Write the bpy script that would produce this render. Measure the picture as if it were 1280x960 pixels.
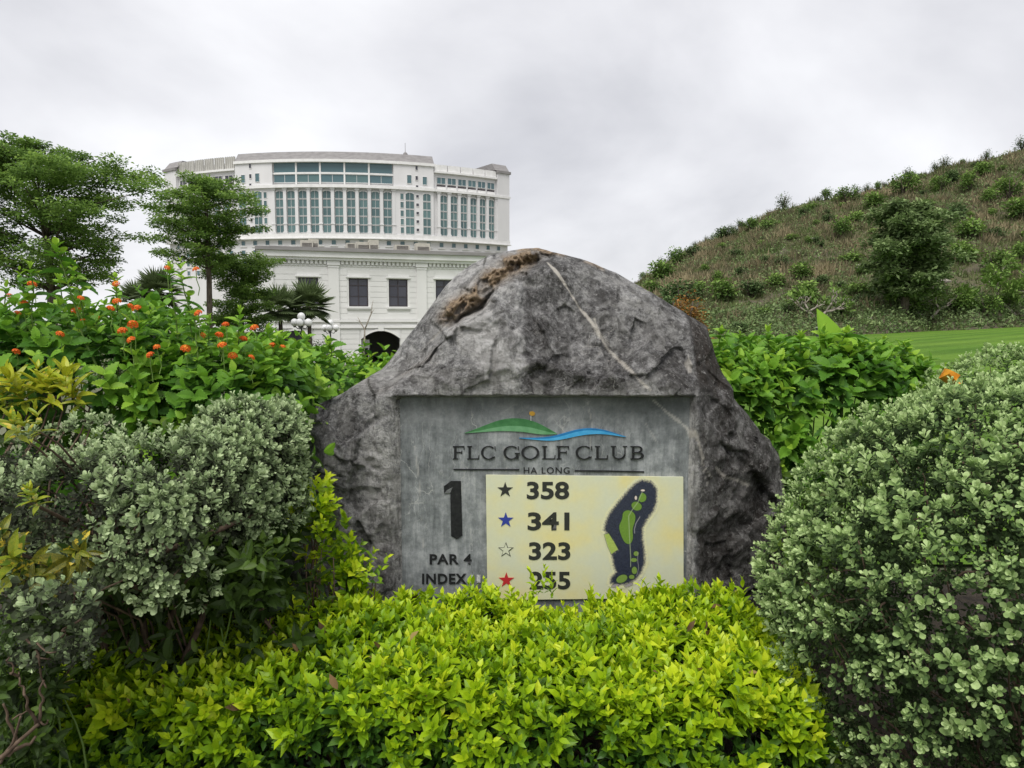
import bpy, math, random
import numpy as np
from mathutils import Vector, Matrix, noise

for o in list(bpy.data.objects):
    bpy.data.objects.remove(o)
SC = bpy.context.scene
COL = SC.collection
R = math.radians

# ------------------------------------------------------------------ camera
EYE = np.array((0.0, 0.0, 1.55))
PITCH = R(5.0)
FPX = 900.0                                   # focal length in photo pixels (1280 wide)
cam_d = bpy.data.cameras.new('camera')
cam_d.sensor_width = 36.0
cam_d.lens = 36.0 * FPX / 1280.0
cam_d.clip_start = 0.05
cam_d.clip_end = 6000.0
cam = bpy.data.objects.new('camera', cam_d)
COL.objects.link(cam)
cam.location = EYE
cam.rotation_euler = (R(90) - PITCH, 0, 0)
SC.camera = cam

# ------------------------------------------------------------------ sky: bright overcast
SUN_EL, SUN_AZ = 58.0, 200.0                  # the sun stands behind the viewer's shoulder, veiled
w = bpy.data.worlds.new('World')
SC.world = w
w.use_nodes = True
nt = w.node_tree
nt.nodes.clear()
N = nt.nodes.new
out = N('ShaderNodeOutputWorld')
bg = N('ShaderNodeBackground')
tc = N('ShaderNodeTexCoord')
sky = N('ShaderNodeTexSky')
sky.sky_type = 'NISHITA'
sky.sun_disc = False
sky.sun_elevation = R(SUN_EL)
sky.sun_rotation = R(SUN_AZ)
skm = N('ShaderNodeVectorMath'); skm.operation = 'SCALE'; skm.inputs['Scale'].default_value = 0.10
nt.links.new(sky.outputs[0], skm.inputs[0])
sep = N('ShaderNodeSeparateXYZ')
nt.links.new(tc.outputs['Generated'], sep.inputs[0])
zz = N('ShaderNodeMath'); zz.operation = 'MAXIMUM'; zz.inputs[1].default_value = 0.0
nt.links.new(sep.outputs['Z'], zz.inputs[0])
za = N('ShaderNodeMath'); za.operation = 'ADD'; za.inputs[1].default_value = 0.55
nt.links.new(zz.outputs[0], za.inputs[0])
dv = N('ShaderNodeVectorMath'); dv.operation = 'DIVIDE'
cmb = N('ShaderNodeCombineXYZ')
for i in range(3):
    nt.links.new(za.outputs[0], cmb.inputs[i])
nt.links.new(tc.outputs['Generated'], dv.inputs[0])
nt.links.new(cmb.outputs[0], dv.inputs[1])
n1 = N('ShaderNodeTexNoise'); n1.inputs['Scale'].default_value = 2.1; n1.inputs['Detail'].default_value = 6; n1.inputs['Roughness'].default_value = 0.5
n1.inputs['Distortion'].default_value = 0.25
nt.links.new(dv.outputs[0], n1.inputs['Vector'])
cr = N('ShaderNodeValToRGB')
e = cr.color_ramp.elements
e[0].position = 0.28; e[0].color = (0.47, 0.473, 0.505, 1)
e[1].position = 0.74; e[1].color = (0.84, 0.842, 0.862, 1)
m_ = e.new(0.50); m_.color = (0.655, 0.655, 0.682, 1)
nt.links.new(n1.outputs['Fac'], cr.inputs[0])
mx = N('ShaderNodeMixRGB'); mx.inputs['Fac'].default_value = 0.94
nt.links.new(skm.outputs[0], mx.inputs[1])
nt.links.new(cr.outputs[0], mx.inputs[2])
nt.links.new(mx.outputs[0], bg.inputs['Color'])
bg.inputs['Strength'].default_value = 0.66
nt.links.new(bg.outputs[0], out.inputs[0])

sun_d = bpy.data.lights.new('sun', 'SUN')
sun_d.energy = 1.5
sun_d.angle = R(38)
sun_d.color = (1.0, 0.97, 0.92)
sun = bpy.data.objects.new('sun', sun_d)
COL.objects.link(sun)
_az, _el = R(SUN_AZ), R(SUN_EL)
_dir = Vector((math.sin(_az) * math.cos(_el), math.cos(_az) * math.cos(_el), math.sin(_el)))   # towards the sun
sun.rotation_euler = _dir.to_track_quat('Z', 'Y').to_euler()
sun.location = (-4, -8, 14)

SC.view_settings.view_transform = 'Standard'
SC.view_settings.look = 'None'
SC.view_settings.exposure = 1.0
SC.view_settings.gamma = 1.0
SC.render.engine = 'CYCLES'
SC.cycles.max_bounces = 6
SC.cycles.transparent_max_bounces = 4

# ------------------------------------------------------------------ helpers
rng = np.random.default_rng(7)
random.seed(7)

def ray(px, py):
    u = (px - 640.0) / FPX
    v = (480.0 - py) / FPX
    return np.array((u, math.cos(PITCH) + v * math.sin(PITCH), -math.sin(PITCH) + v * math.cos(PITCH)))

def at(px, py, Y):
    """the point at depth Y behind photo pixel px, py"""
    d = ray(px, py)
    return EYE + d * (Y / d[1])

def project(P):
    P = np.asarray(P, float) - EYE
    cp, sp = math.cos(PITCH), math.sin(PITCH)
    dep = P[:, 1] * cp - P[:, 2] * sp
    up = P[:, 1] * sp + P[:, 2] * cp
    dep_ = np.where(dep > 0.05, dep, 0.05)
    return 640 + FPX * P[:, 0] / dep_, 480 - FPX * up / dep_, dep

def nz(v):
    v = np.asarray(v, float)
    return v / np.maximum(np.linalg.norm(v, axis=-1, keepdims=True), 1e-9)

def smooth(t):
    t = np.clip(t, 0, 1)
    return t * t * (3 - 2 * t)

def fnoise(P, scale, octs=3):
    """fractal noise in about -1..1 at every point"""
    return np.array([noise.fractal(Vector(p) * scale, 0.9, 2.0, octs) for p in np.asarray(P, float)])

def tag(o, label=None, cat=None, group=None, kind=None):
    if label: o['label'] = label
    if cat: o['category'] = cat
    if group: o['group'] = group
    if kind: o['kind'] = kind
    return o

def link(o, parent=None):
    COL.objects.link(o)
    if parent is not None:
        o.parent = parent
    return o

def empty(name, loc, label=None, cat=None, group=None, rz=0.0):
    o = bpy.data.objects.new(name, None)
    o.empty_display_size = 0.2
    COL.objects.link(o)
    o.location = tuple(loc)
    o.rotation_euler = (0, 0, rz)
    tag(o, label, cat, group)
    return o

def mesh(name, V, F, smooth_=False):
    me = bpy.data.meshes.new(name)
    me.from_pydata([tuple(map(float, v)) for v in V], [], [tuple(map(int, f)) for f in F])
    if smooth_:
        me.polygons.foreach_set('use_smooth', [True] * len(me.polygons))
    me.update()
    return me

def fast_mesh(name, V, loops, starts, totals, smooth_=False):
    me = bpy.data.meshes.new(name)
    V = np.ascontiguousarray(V, dtype=np.float32)
    me.vertices.add(len(V)); me.vertices.foreach_set('co', V.ravel())
    me.loops.add(len(loops)); me.loops.foreach_set('vertex_index', np.asarray(loops, dtype=np.int32))
    me.polygons.add(len(starts))
    me.polygons.foreach_set('loop_start', np.asarray(starts, dtype=np.int32))
    try:
        me.polygons.foreach_set('loop_total', np.asarray(totals, dtype=np.int32))
    except Exception:
        pass
    if smooth_:
        me.polygons.foreach_set('use_smooth', np.ones(len(starts), dtype=bool))
    me.update(calc_edges=True)
    me.validate()
    return me

def obj(name, me, m, parent=None):
    o = bpy.data.objects.new(name, me)
    if m is not None and not me.materials:
        me.materials.append(m)
    return link(o, parent)

class MB:
    """collects simple solids into ONE mesh"""
    def __init__(s):
        s.V, s.F = [], []
    def add(s, V, F):
        b = len(s.V)
        s.V.extend([tuple(v) for v in V]); s.F.extend([tuple(i + b for i in f) for f in F])
        return s
    def box(s, a, b):
        (x0, y0, z0), (x1, y1, z1) = a, b
        V = [(x0, y0, z0), (x1, y0, z0), (x1, y1, z0), (x0, y1, z0), (x0, y0, z1), (x1, y0, z1), (x1, y1, z1), (x0, y1, z1)]
        return s.add(V, [(0, 3, 2, 1), (4, 5, 6, 7), (0, 1, 5, 4), (1, 2, 6, 5), (2, 3, 7, 6), (3, 0, 4, 7)])
    def hexa(s, V):
        return s.add(V, [(0, 3, 2, 1), (4, 5, 6, 7), (0, 1, 5, 4), (1, 2, 6, 5), (2, 3, 7, 6), (3, 0, 4, 7)])
    def tube(s, pts, rad, sides=6):
        pts = np.asarray(pts, float); n = len(pts)
        rad = np.full(n, rad) if np.isscalar(rad) else np.asarray(rad, float)
        tan = nz(np.gradient(pts, axis=0))
        ref = np.array((0, 0, 1.0)) if abs(tan[0][2]) < 0.9 else np.array((1.0, 0, 0))
        V = []
        for i in range(n):
            a = nz(np.cross(tan[i], ref)); b = np.cross(tan[i], a)
            for k in range(sides):
                t = 2 * math.pi * k / sides
                V.append(pts[i] + rad[i] * (math.cos(t) * a + math.sin(t) * b))
        F = []
        for i in range(n - 1):
            for k in range(sides):
                k2 = (k + 1) % sides
                F.append((i * sides + k, i * sides + k2, (i + 1) * sides + k2, (i + 1) * sides + k))
        F.append(tuple(range(sides - 1, -1, -1)))
        F.append(tuple((n - 1) * sides + k for k in range(sides)))
        return s.add(V, F)
    def lathe(s, c, prof, sides=12):
        V, F = [], []
        for (r_, z_) in prof:
            for k in range(sides):
                t = 2 * math.pi * k / sides
                V.append((c[0] + r_ * math.cos(t), c[1] + r_ * math.sin(t), c[2] + z_))
        for i in range(len(prof) - 1):
            for k in range(sides):
                k2 = (k + 1) % sides
                F.append((i * sides + k, i * sides + k2, (i + 1) * sides + k2, (i + 1) * sides + k))
        F.append(tuple(range(sides - 1, -1, -1)))
        F.append(tuple((len(prof) - 1) * sides + k for k in range(sides)))
        return s.add(V, F)
    def build(s, name, m, parent=None, smooth_=False, shift=None):
        V = np.asarray(s.V, float)
        if shift is not None:
            V = V - np.asarray(shift, float)
        return obj(name, mesh(name, V, s.F, smooth_), m, parent)

# ------------------------------------------------------------------ materials
def new_mat(name):
    m = bpy.data.materials.new(name)
    m.use_nodes = True
    t = m.node_tree
    b = t.nodes['Principled BSDF']
    return m, t, b

def ramp(t, stops):
    c = t.nodes.new('ShaderNodeValToRGB')
    el = c.color_ramp.elements
    while len(el) > 1:
        el.remove(el[-1])
    el[0].position = stops[0][0]; el[0].color = (*stops[0][1], 1)
    for p, col in stops[1:]:
        q = el.new(p); q.color = (*col, 1)
    return c

def tex(t, scale, detail=4, rough=0.55, coord='Object', stretch=None, dist=0.0):
    c = t.nodes.new('ShaderNodeTexCoord')
    n = t.nodes.new('ShaderNodeTexNoise')
    n.inputs['Scale'].default_value = scale
    n.inputs['Detail'].default_value = detail
    n.inputs['Roughness'].default_value = rough
    n.inputs['Distortion'].default_value = dist
    if stretch:
        mp = t.nodes.new('ShaderNodeMapping')
        mp.inputs['Scale'].default_value = stretch
        t.links.new(c.outputs[coord], mp.inputs[0]); t.links.new(mp.outputs[0], n.inputs['Vector'])
    else:
        t.links.new(c.outputs[coord], n.inputs['Vector'])
    return n

def bump(t, b, fac, strength=0.3, dist=0.02):
    u = t.nodes.new('ShaderNodeBump')
    u.inputs['Strength'].default_value = strength
    u.inputs['Distance'].default_value = dist
    t.links.new(fac, u.inputs['Height'])
    t.links.new(u.outputs[0], b.inputs['Normal'])
    return u

def noise_mat(name, stops, scale, rough=0.8, bmp=0.0, bdist=0.02, bscale=None, detail=5, stretch=None, spec=0.3):
    m, t, b = new_mat(name)
    n = tex(t, scale, detail, stretch=stretch)
    c = ramp(t, stops)
    t.links.new(n.outputs['Fac'], c.inputs[0])
    t.links.new(c.outputs[0], b.inputs['Base Color'])
    b.inputs['Roughness'].default_value = rough
    b.inputs['Specular IOR Level'].default_value = spec
    if bmp:
        n2 = tex(t, bscale or scale * 6, 6, 0.65)
        bump(t, b, n2.outputs['Fac'], bmp, bdist)
    return m

def leaf_mat(name, stops, rough=0.5, trans=0.3, speck=None, spec=0.35, vary=0.25):
    """leaf colour by attribute tint (leaf age, painted light and shade), blotched a little, with light passing through"""
    m, t, b = new_mat(name)
    a = t.nodes.new('ShaderNodeAttribute'); a.attribute_name = 'tint'
    c = ramp(t, stops)
    n = tex(t, 14.0, 2)
    mm = t.nodes.new('ShaderNodeMath'); mm.operation = 'MULTIPLY_ADD'
    mm.inputs[1].default_value = vary; mm.inputs[2].default_value = -vary / 2
    t.links.new(n.outputs['Fac'], mm.inputs[0])
    ad = t.nodes.new('ShaderNodeMath'); ad.operation = 'ADD'; ad.use_clamp = True
    t.links.new(a.outputs['Fac'], ad.inputs[0]); t.links.new(mm.outputs[0], ad.inputs[1])
    t.links.new(ad.outputs[0], c.inputs[0])
    colour = c.outputs[0]
    if speck:
        sn = tex(t, speck[0], 3, 0.6)
        sr = ramp(t, [(speck[1], (0, 0, 0)), (speck[1] + 0.05, (1, 1, 1))])
        t.links.new(sn.outputs['Fac'], sr.inputs[0])
        mi = t.nodes.new('ShaderNodeMixRGB')
        mi.inputs[2].default_value = (*speck[2], 1)
        t.links.new(sr.outputs[0], mi.inputs[0]); t.links.new(colour, mi.inputs[1])
        colour = mi.outputs[0]
    t.links.new(colour, b.inputs['Base Color'])
    b.inputs['Roughness'].default_value = rough
    b.inputs['Specular IOR Level'].default_value = spec
    tr = t.nodes.new('ShaderNodeBsdfTranslucent')
    t.links.new(colour, tr.inputs['Color'])
    ms = t.nodes.new('ShaderNodeMixShader'); ms.inputs[0].default_value = trans
    t.links.new(b.outputs[0], ms.inputs[1]); t.links.new(tr.outputs[0], ms.inputs[2])
    t.links.new(ms.outputs[0], t.nodes['Material Output'].inputs[0])
    return m

def plain(name, col, rough=0.6, spec=0.4, vary=0.12, scale=3.0):
    c0 = tuple(max(0, x * (1 - vary)) for x in col); c1 = tuple(min(1, x * (1 + vary)) for x in col)
    return noise_mat(name, [(0.3, c0), (0.7, c1)], scale, rough, spec=spec)

M = {}
M['gold'] = leaf_mat('golden_leaf', [(0.0, (0.02, 0.055, 0.012)), (0.3, (0.055, 0.14, 0.014)), (0.55, (0.20, 0.36, 0.010)), (0.8, (0.39, 0.56, 0.012)), (1.0, (0.60, 0.70, 0.028))], 0.42, 0.32)
M['silver'] = leaf_mat('silver_leaf', [(0.0, (0.036, 0.040, 0.028)), (0.35, (0.09, 0.115, 0.062)), (0.7, (0.27, 0.365, 0.175)), (1.0, (0.50, 0.60, 0.34))], 0.75, 0.2, spec=0.15)
M['silver_green'] = leaf_mat('sage_leaf', [(0.0, (0.030, 0.048, 0.020)), (0.35, (0.085, 0.145, 0.048)), (0.7, (0.28, 0.41, 0.14)), (1.0, (0.52, 0.65, 0.31))], 0.75, 0.22, spec=0.15)
M['lantana'] = leaf_mat('lantana_leaf', [(0.0, (0.03, 0.09, 0.018)), (0.4, (0.075, 0.20, 0.022)), (0.75, (0.17, 0.36, 0.03)), (1.0, (0.33, 0.52, 0.05))], 0.5, 0.33, spec=0.3)
M['weed'] = leaf_mat('weed_leaf', [(0.0, (0.018, 0.036, 0.008)), (0.6, (0.055, 0.105, 0.014)), (1.0, (0.13, 0.21, 0.025))], 0.5, 0.25)
M['croton'] = leaf_mat('croton_leaf', [(0.0, (0.03, 0.065, 0.012)), (0.5, (0.15, 0.25, 0.02)), (1.0, (0.40, 0.47, 0.03))], 0.4, 0.25, speck=(75.0, 0.54, (0.60, 0.46, 0.04)))
M['canna'] = leaf_mat('canna_leaf', [(0.0, (0.12, 0.30, 0.02)), (1.0, (0.30, 0.52, 0.04))], 0.45, 0.4)
M['terminalia'] = leaf_mat('terminalia_leaf', [(0.0, (0.07, 0.13, 0.03)), (0.5, (0.17, 0.29, 0.06)), (1.0, (0.32, 0.47, 0.09))], 0.6, 0.42, spec=0.2)
M['palm'] = leaf_mat('palm_leaf', [(0.0, (0.05, 0.075, 0.03)), (1.0, (0.13, 0.18, 0.07))], 0.6, 0.15)
M['bush_a'] = leaf_mat('hill_leaf', [(0.0, (0.05, 0.10, 0.03)), (0.5, (0.12, 0.21, 0.05)), (1.0, (0.23, 0.35, 0.08))], 0.7, 0.2, spec=0.15)
M['bush_b'] = leaf_mat('hill_dark_leaf', [(0.0, (0.045, 0.075, 0.03)), (0.5, (0.085, 0.14, 0.05)), (1.0, (0.16, 0.24, 0.085))], 0.7, 0.2, spec=0.15)
M['hill_tree'] = leaf_mat('hill_tree_leaf', [(0.0, (0.09, 0.14, 0.055)), (0.5, (0.175, 0.25, 0.095)), (1.0, (0.30, 0.39, 0.16))], 0.6, 0.25, spec=0.2)
M['dead'] = leaf_mat('dead_leaf', [(0.0, (0.06, 0.035, 0.018)), (0.6, (0.20, 0.12, 0.05)), (1.0, (0.36, 0.26, 0.10))], 0.8, 0.2)
M['rust'] = leaf_mat('rusty_leaf', [(0.0, (0.08, 0.075, 0.02)), (0.5, (0.20, 0.11, 0.025)), (1.0, (0.36, 0.16, 0.035))], 0.7, 0.2)
M['drygrass'] = leaf_mat('scrub_blade', [(0.0, (0.09, 0.155, 0.045)), (0.3, (0.16, 0.20, 0.075)), (0.5, (0.17, 0.155, 0.10)), (0.7, (0.29, 0.25, 0.145)), (1.0, (0.47, 0.40, 0.25))], 0.9, 0.2, spec=0.05)
M['flower'] = leaf_mat('lantana_petal', [(0.0, (0.70, 0.10, 0.015)), (0.6, (0.85, 0.20, 0.02)), (1.0, (0.90, 0.42, 0.04))], 0.6, 0.25)
M['bark'] = noise_mat('bark', [(0.3, (0.045, 0.035, 0.028)), (0.7, (0.14, 0.115, 0.09))], 9, 0.9, 0.5, 0.02, stretch=(1, 1, 0.3))
M['twig'] = noise_mat('twig_bark', [(0.3, (0.06, 0.04, 0.028)), (0.7, (0.17, 0.12, 0.085))], 30, 0.9)
M['pale_bark'] = noise_mat('pale_bark', [(0.3, (0.22, 0.19, 0.15)), (0.7, (0.42, 0.38, 0.33))], 6, 0.9)
M['stem'] = plain('green_stem', (0.12, 0.20, 0.04))
M['dull_ground'] = noise_mat('dull_ground', [(0.3, (0.10, 0.12, 0.065)), (0.7, (0.19, 0.185, 0.12))], 0.3, 0.95, 0.4, 0.03)
M['soil'] = noise_mat('soil', [(0.3, (0.018, 0.014, 0.010)), (0.7, (0.07, 0.055, 0.038))], 14, 0.95, 0.6, 0.03)
M['white_wall'] = noise_mat('white_render', [(0.25, (0.64, 0.635, 0.62)), (0.6, (0.73, 0.725, 0.71)), (0.8, (0.77, 0.765, 0.755))], 0.35, 0.85, stretch=(1, 1, 0.35))
M['hotel_wall'] = noise_mat('hotel_render', [(0.25, (0.60, 0.595, 0.60)), (0.75, (0.72, 0.715, 0.715))], 0.12, 0.85, stretch=(1, 1, 0.3))
M['trim'] = noise_mat('white_trim', [(0.3, (0.66, 0.655, 0.645)), (0.7, (0.78, 0.775, 0.765))], 0.6, 0.7)
M['roof'] = noise_mat('grey_roof', [(0.3, (0.20, 0.19, 0.19)), (0.7, (0.29, 0.28, 0.275))], 0.5, 0.85, stretch=(1, 1, 3))
M['vent_fin'] = noise_mat('fin', [(0.3, (0.40, 0.39, 0.36)), (0.7, (0.52, 0.51, 0.48))], 0.4, 0.8)
M['frame'] = plain('dark_frame', (0.045, 0.035, 0.04), 0.5)
M['black'] = plain('dark_interior', (0.012, 0.012, 0.014), 0.8)
M['ac'] = plain('beige_metal', (0.44, 0.42, 0.36), 0.6)
M['lamp_metal'] = plain('lamp_metal', (0.05, 0.055, 0.055), 0.5)
M['globe'] = plain('white_globe', (0.80, 0.80, 0.80), 0.35, vary=0.03)

def glass(name, c0, c1, rough=0.12):
    m, t, b = new_mat(name)
    n = tex(t, 0.25, 3)
    oi = t.nodes.new('ShaderNodeObjectInfo')
    ad = t.nodes.new('ShaderNodeMath'); ad.operation = 'MULTIPLY_ADD'; ad.inputs[1].default_value = 0.55; ad.inputs[2].default_value = 0.0
    t.links.new(oi.outputs['Random'], ad.inputs[0])
    a2 = t.nodes.new('ShaderNodeMath'); a2.operation = 'ADD'
    t.links.new(ad.outputs[0], a2.inputs[0])
    hm = t.nodes.new('ShaderNodeMath'); hm.operation = 'MULTIPLY'; hm.inputs[1].default_value = 0.45
    t.links.new(n.outputs['Fac'], hm.inputs[0]); t.links.new(hm.outputs[0], a2.inputs[1])
    c = ramp(t, [(0.1, c0), (0.8, c1)])
    t.links.new(a2.outputs[0], c.inputs[0]); t.links.new(c.outputs[0], b.inputs['Base Color'])
    b.inputs['Roughness'].default_value = rough
    b.inputs['Specular IOR Level'].default_value = 0.5
    return m
M['teal'] = glass('teal_glass', (0.055, 0.105, 0.112), (0.115, 0.20, 0.20))
M['blue_glass'] = glass('slate_glass', (0.06, 0.115, 0.135), (0.09, 0.165, 0.18))
M['dark_glass'] = glass('dark_glass', (0.035, 0.036, 0.05), (0.06, 0.06, 0.078))

# ------------------------------------------------------------------ ground
def ground_z(x, y):
    x = np.asarray(x, float); y = np.asarray(y, float)
    b = x / np.maximum(y, 1.0)
    prof = np.interp(b, [0.02, 0.26, 0.47, 0.71, 1.0, 1.4], [-2.4, -0.9, -0.35, 0.72, 1.7, 2.2])
    return prof * smooth((y - 9) / np.interp(b, [0.05, 0.3], [30, 90]))

def graded(a, b, n, p):
    t = np.linspace(-1, 1, n)
    s = np.sign(t) * np.abs(t) ** p
    return np.where(s < 0, s * abs(a), s * b)

gx = graded(-1800, 1800, 121, 3.0)
gy = -40 + 2600 * np.linspace(0, 1, 121) ** 3.0
GX, GY = np.meshgrid(gx, gy)
GZ = ground_z(GX, GY)
V = np.stack([GX, GY, GZ], -1).reshape(-1, 3)
nx_, ny_ = len(gx), len(gy)
F = [(j * nx_ + i, j * nx_ + i + 1, (j + 1) * nx_ + i + 1, (j + 1) * nx_ + i) for j in range(ny_ - 1) for i in range(nx_ - 1)]
m, t, b = new_mat('lawn')
n1 = tex(t, 0.10, 3); n2 = tex(t, 3.0, 4, 0.7); n3 = tex(t, 60.0, 3, 0.7)
c1 = ramp(t, [(0.3, (0.075, 0.165, 0.018)), (0.7, (0.125, 0.225, 0.03))])
t.links.new(n1.outputs['Fac'], c1.inputs[0])
c2 = ramp(t, [(0.3, (0.72, 0.74, 0.7)), (0.7, (1.2, 1.15, 1.1))])
t.links.new(n2.outputs['Fac'], c2.inputs[0])
mi = t.nodes.new('ShaderNodeMixRGB'); mi.blend_type = 'MULTIPLY'; mi.inputs[0].default_value = 1
t.links.new(c1.outputs[0], mi.inputs[1]); t.links.new(c2.outputs[0], mi.inputs[2])
wv = t.nodes.new('ShaderNodeTexWave'); wv.inputs['Scale'].default_value = 0.09; wv.inputs['Distortion'].default_value = 1.2; wv.inputs['Detail'].default_value = 2
wm = t.nodes.new('ShaderNodeMapping'); wm.inputs['Rotation'].default_value = (0, 0, 0.9)
wt = t.nodes.new('ShaderNodeTexCoord'); t.links.new(wt.outputs['Object'], wm.inputs[0]); t.links.new(wm.outputs[0], wv.inputs['Vector'])
c3 = ramp(t, [(0.35, (0.86, 0.88, 0.86)), (0.65, (1.1, 1.08, 1.1))]); t.links.new(wv.outputs['Fac'], c3.inputs[0])
mj = t.nodes.new('ShaderNodeMixRGB'); mj.blend_type = 'MULTIPLY'; mj.inputs[0].default_value = 1
t.links.new(mi.outputs[0], mj.inputs[1]); t.links.new(c3.outputs[0], mj.inputs[2])
t.links.new(mj.outputs[0], b.inputs['Base Color'])
b.inputs['Roughness'].default_value = 0.9; b.inputs['Specular IOR Level'].default_value = 0.1
bump(t, b, n3.outputs['Fac'], 0.6, 0.03)
ground = obj('ground', mesh('ground', V, F, True), M['dull_ground'])
tag(ground, 'dull open ground around the buildings', 'ground', kind='structure')
# the mown lawn lies on it, out to the foot of the hill
lx = np.linspace(0.5, 190, 96); ly = 4.4 + 100 * np.linspace(0, 1, 90) ** 1.6
LX, LY = np.meshgrid(lx, ly); LX = LX - 0.5 + 0.02 * LY
LZ = ground_z(LX, LY) + 0.03
ni_ = len(lx)
lawn = obj('lawn', mesh('lawn', np.stack([LX, LY, LZ], -1).reshape(-1, 3), [(j * ni_ + i, j * ni_ + i + 1, (j + 1) * ni_ + i + 1, (j + 1) * ni_ + i) for j in range(len(ly) - 1) for i in range(ni_ - 1)], True), m)
tag(lawn, 'mown green lawn spreading out to the foot of the hill', 'lawn', kind='structure')

# planting bed round the boulder
_bp = [(-3.4, 0.9), (3.6, 0.9), (3.9, 2.6), (3.5, 4.3), (1.2, 4.5), (-1.4, 4.6), (-3.6, 4.4), (-3.9, 2.6)]
bed = obj('planting_bed', mesh('planting_bed', [(x, y, 0.006) for x, y in _bp], [tuple(range(len(_bp)))]), M['soil'])
tag(bed, 'dark soil of the planting bed under the shrubs', 'soil', kind='structure')

# ------------------------------------------------------------------ hill
RIDGE = np.array([(640, 402), (730, 378), (775, 362), (800, 352), (828, 334), (870, 306), (920, 288), (960, 268), (1000, 256), (1060, 245),
                  (1100, 231), (1140, 219), (1180, 209), (1230, 199), (1280, 183), (1400, 152), (1600, 120), (1900, 130)], float)
R0, R1 = 100.0, 190.0

def hill_point(s, t):
    """s: bearing as a photo column, t: 0 at the foot, 1 on the ridge (beyond 1 the far side)"""
    py = np.interp(s, RIDGE[:, 0], RIDGE[:, 1])
    r = R0 - 3 + (R1 - R0) * t + max(0.0, 1 - 3 * t) * (5.0 * noise.noise(Vector((s * .017, 2.2, 0))) + 2.0 * noise.noise(Vector((s * .07, 7.7, 0))))
    x = (s - 640) / FPX * r
    zr = at(640, py, R1 - 3)[2]
    zf = float(ground_z(x, r)) - 0.25
    tt = min(t, 1.0)
    f = tt * (1.12 - 0.12 * tt)
    z = zf + (zr - zf) * f
    if t > 1:
        z -= (t - 1) ** 1.5 * 28
    am = min(1.0, tt * 5) * (1 - 0.6 * tt)
    z += am * (1.6 * noise.fractal(Vector((x * .045, r * .045, 3.1)), 0.9, 2.0, 3) + 0.5 * noise.fractal(Vector((x * .2, r * .2, 9.1)), 0.9, 2.0, 3))
    return (x, r, z)

ss = np.linspace(640, 1900, 190); ts = np.concatenate([np.linspace(0, 1, 66), np.linspace(1.04, 2.2, 14)])
V = [hill_point(s, t_) for t_ in ts for s in ss]
ns = len(ss)
F = [(j * ns + i, j * ns + i + 1, (j + 1) * ns + i + 1, (j + 1) * ns + i) for j in range(len(ts) - 1) for i in range(ns - 1)]
m, t, b = new_mat('hillside')
n1 = tex(t, 0.05, 4, 0.6); n2 = tex(t, 0.45, 5, 0.7, stretch=(1, 1, 0.4)); n3 = tex(t, 2.5, 4, 0.7)
c1 = ramp(t, [(0.3, (0.10, 0.14, 0.05)), (0.45, (0.15, 0.155, 0.075)), (0.58, (0.15, 0.13, 0.10)), (0.72, (0.22, 0.18, 0.125))])
ad = t.nodes.new('ShaderNodeMath'); ad.operation = 'MULTIPLY_ADD'; ad.inputs[1].default_value = 0.55
sb = t.nodes.new('ShaderNodeMath'); sb.operation = 'MULTIPLY_ADD'; sb.inputs[1].default_value = 0.5; sb.inputs[2].default_value = -0.02
t.links.new(n1.outputs['Fac'], sb.inputs[0]); t.links.new(sb.outputs[0], ad.inputs[2]); t.links.new(n2.outputs['Fac'], ad.inputs[0])
t.links.new(ad.outputs[0], c1.inputs[0]); t.links.new(c1.outputs[0], b.inputs['Base Color'])
b.inputs['Roughness'].default_value = 0.95; b.inputs['Specular IOR Level'].default_value = 0.05
bump(t, b, n3.outputs['Fac'], 0.9, 0.6)
hill = obj('hill', mesh('hill', V, F, True), m)
tag(hill, 'brown scrubby hillside rising beyond the lawn', 'hill', kind='structure')

def hill_at(px, py):
    """the hillside point seen at a photo pixel"""
    best = None
    for t_ in np.linspace(0.0, 1.0, 120):
        p = hill_point(px, t_)
        _, y_, _ = project([p])
        if y_[0] <= py:
            return np.array(p)
        best = p
    return np.array(best)

# ------------------------------------------------------------------ the boulder
YF, YP = 2.85, 2.905                          # rock face, floor of the carved recess
def pz(py, Y=YF): return at(640, py, Y)[2]
def pxx(px, py, Y=YF): return at(px, py, Y)[0]
SIL_L = [(262, 900), (310, 800), (340, 740), (352, 700), (374, 655), (383, 610), (385, 560), (390, 520), (404, 503), (432, 490), (476, 462), (505, 428), (521, 409), (542, 378), (557, 357), (572, 342), (588, 330), (610, 318), (634, 310.5), (655, 307)]
SIL_R = [(1010, 900), (1000, 800), (985, 740), (986, 690), (985, 640), (987, 600), (983, 572), (968, 552), (946, 537), (930, 516), (908, 494), (896, 465), (888, 432), (881, 407), (846, 388), (806, 364), (770, 341), (735, 327), (700, 318), (672, 307.5)]
# depth of the outline: the flanks and the top stand back from the carved face
L = np.array([at(x, y, 3.12 if y > 440 else 3.24)[[0, 2]] for x, y in SIL_L]); Rr = np.array([at(x, y, 3.26)[[0, 2]] for x, y in SIL_R])
L = L[np.r_[True, np.diff(L[:, 1]) > 0]]
ztop = 0.5 * (L[-1, 1] + Rr[-1, 1])
def xl(z): return np.interp(z, np.r_[-0.2, L[:, 1]], np.r_[L[0, 0], L[:, 0]])
def xr(z): return np.interp(z, np.r_[-0.2, Rr[:, 1]], np.r_[Rr[0, 0], Rr[:, 0]])
OUT = np.concatenate([L, Rr[::-1]])
XPL, XPR, ZT, ZB = pxx(488, 560), pxx(869, 560), pz(494), pz(790)

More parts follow.
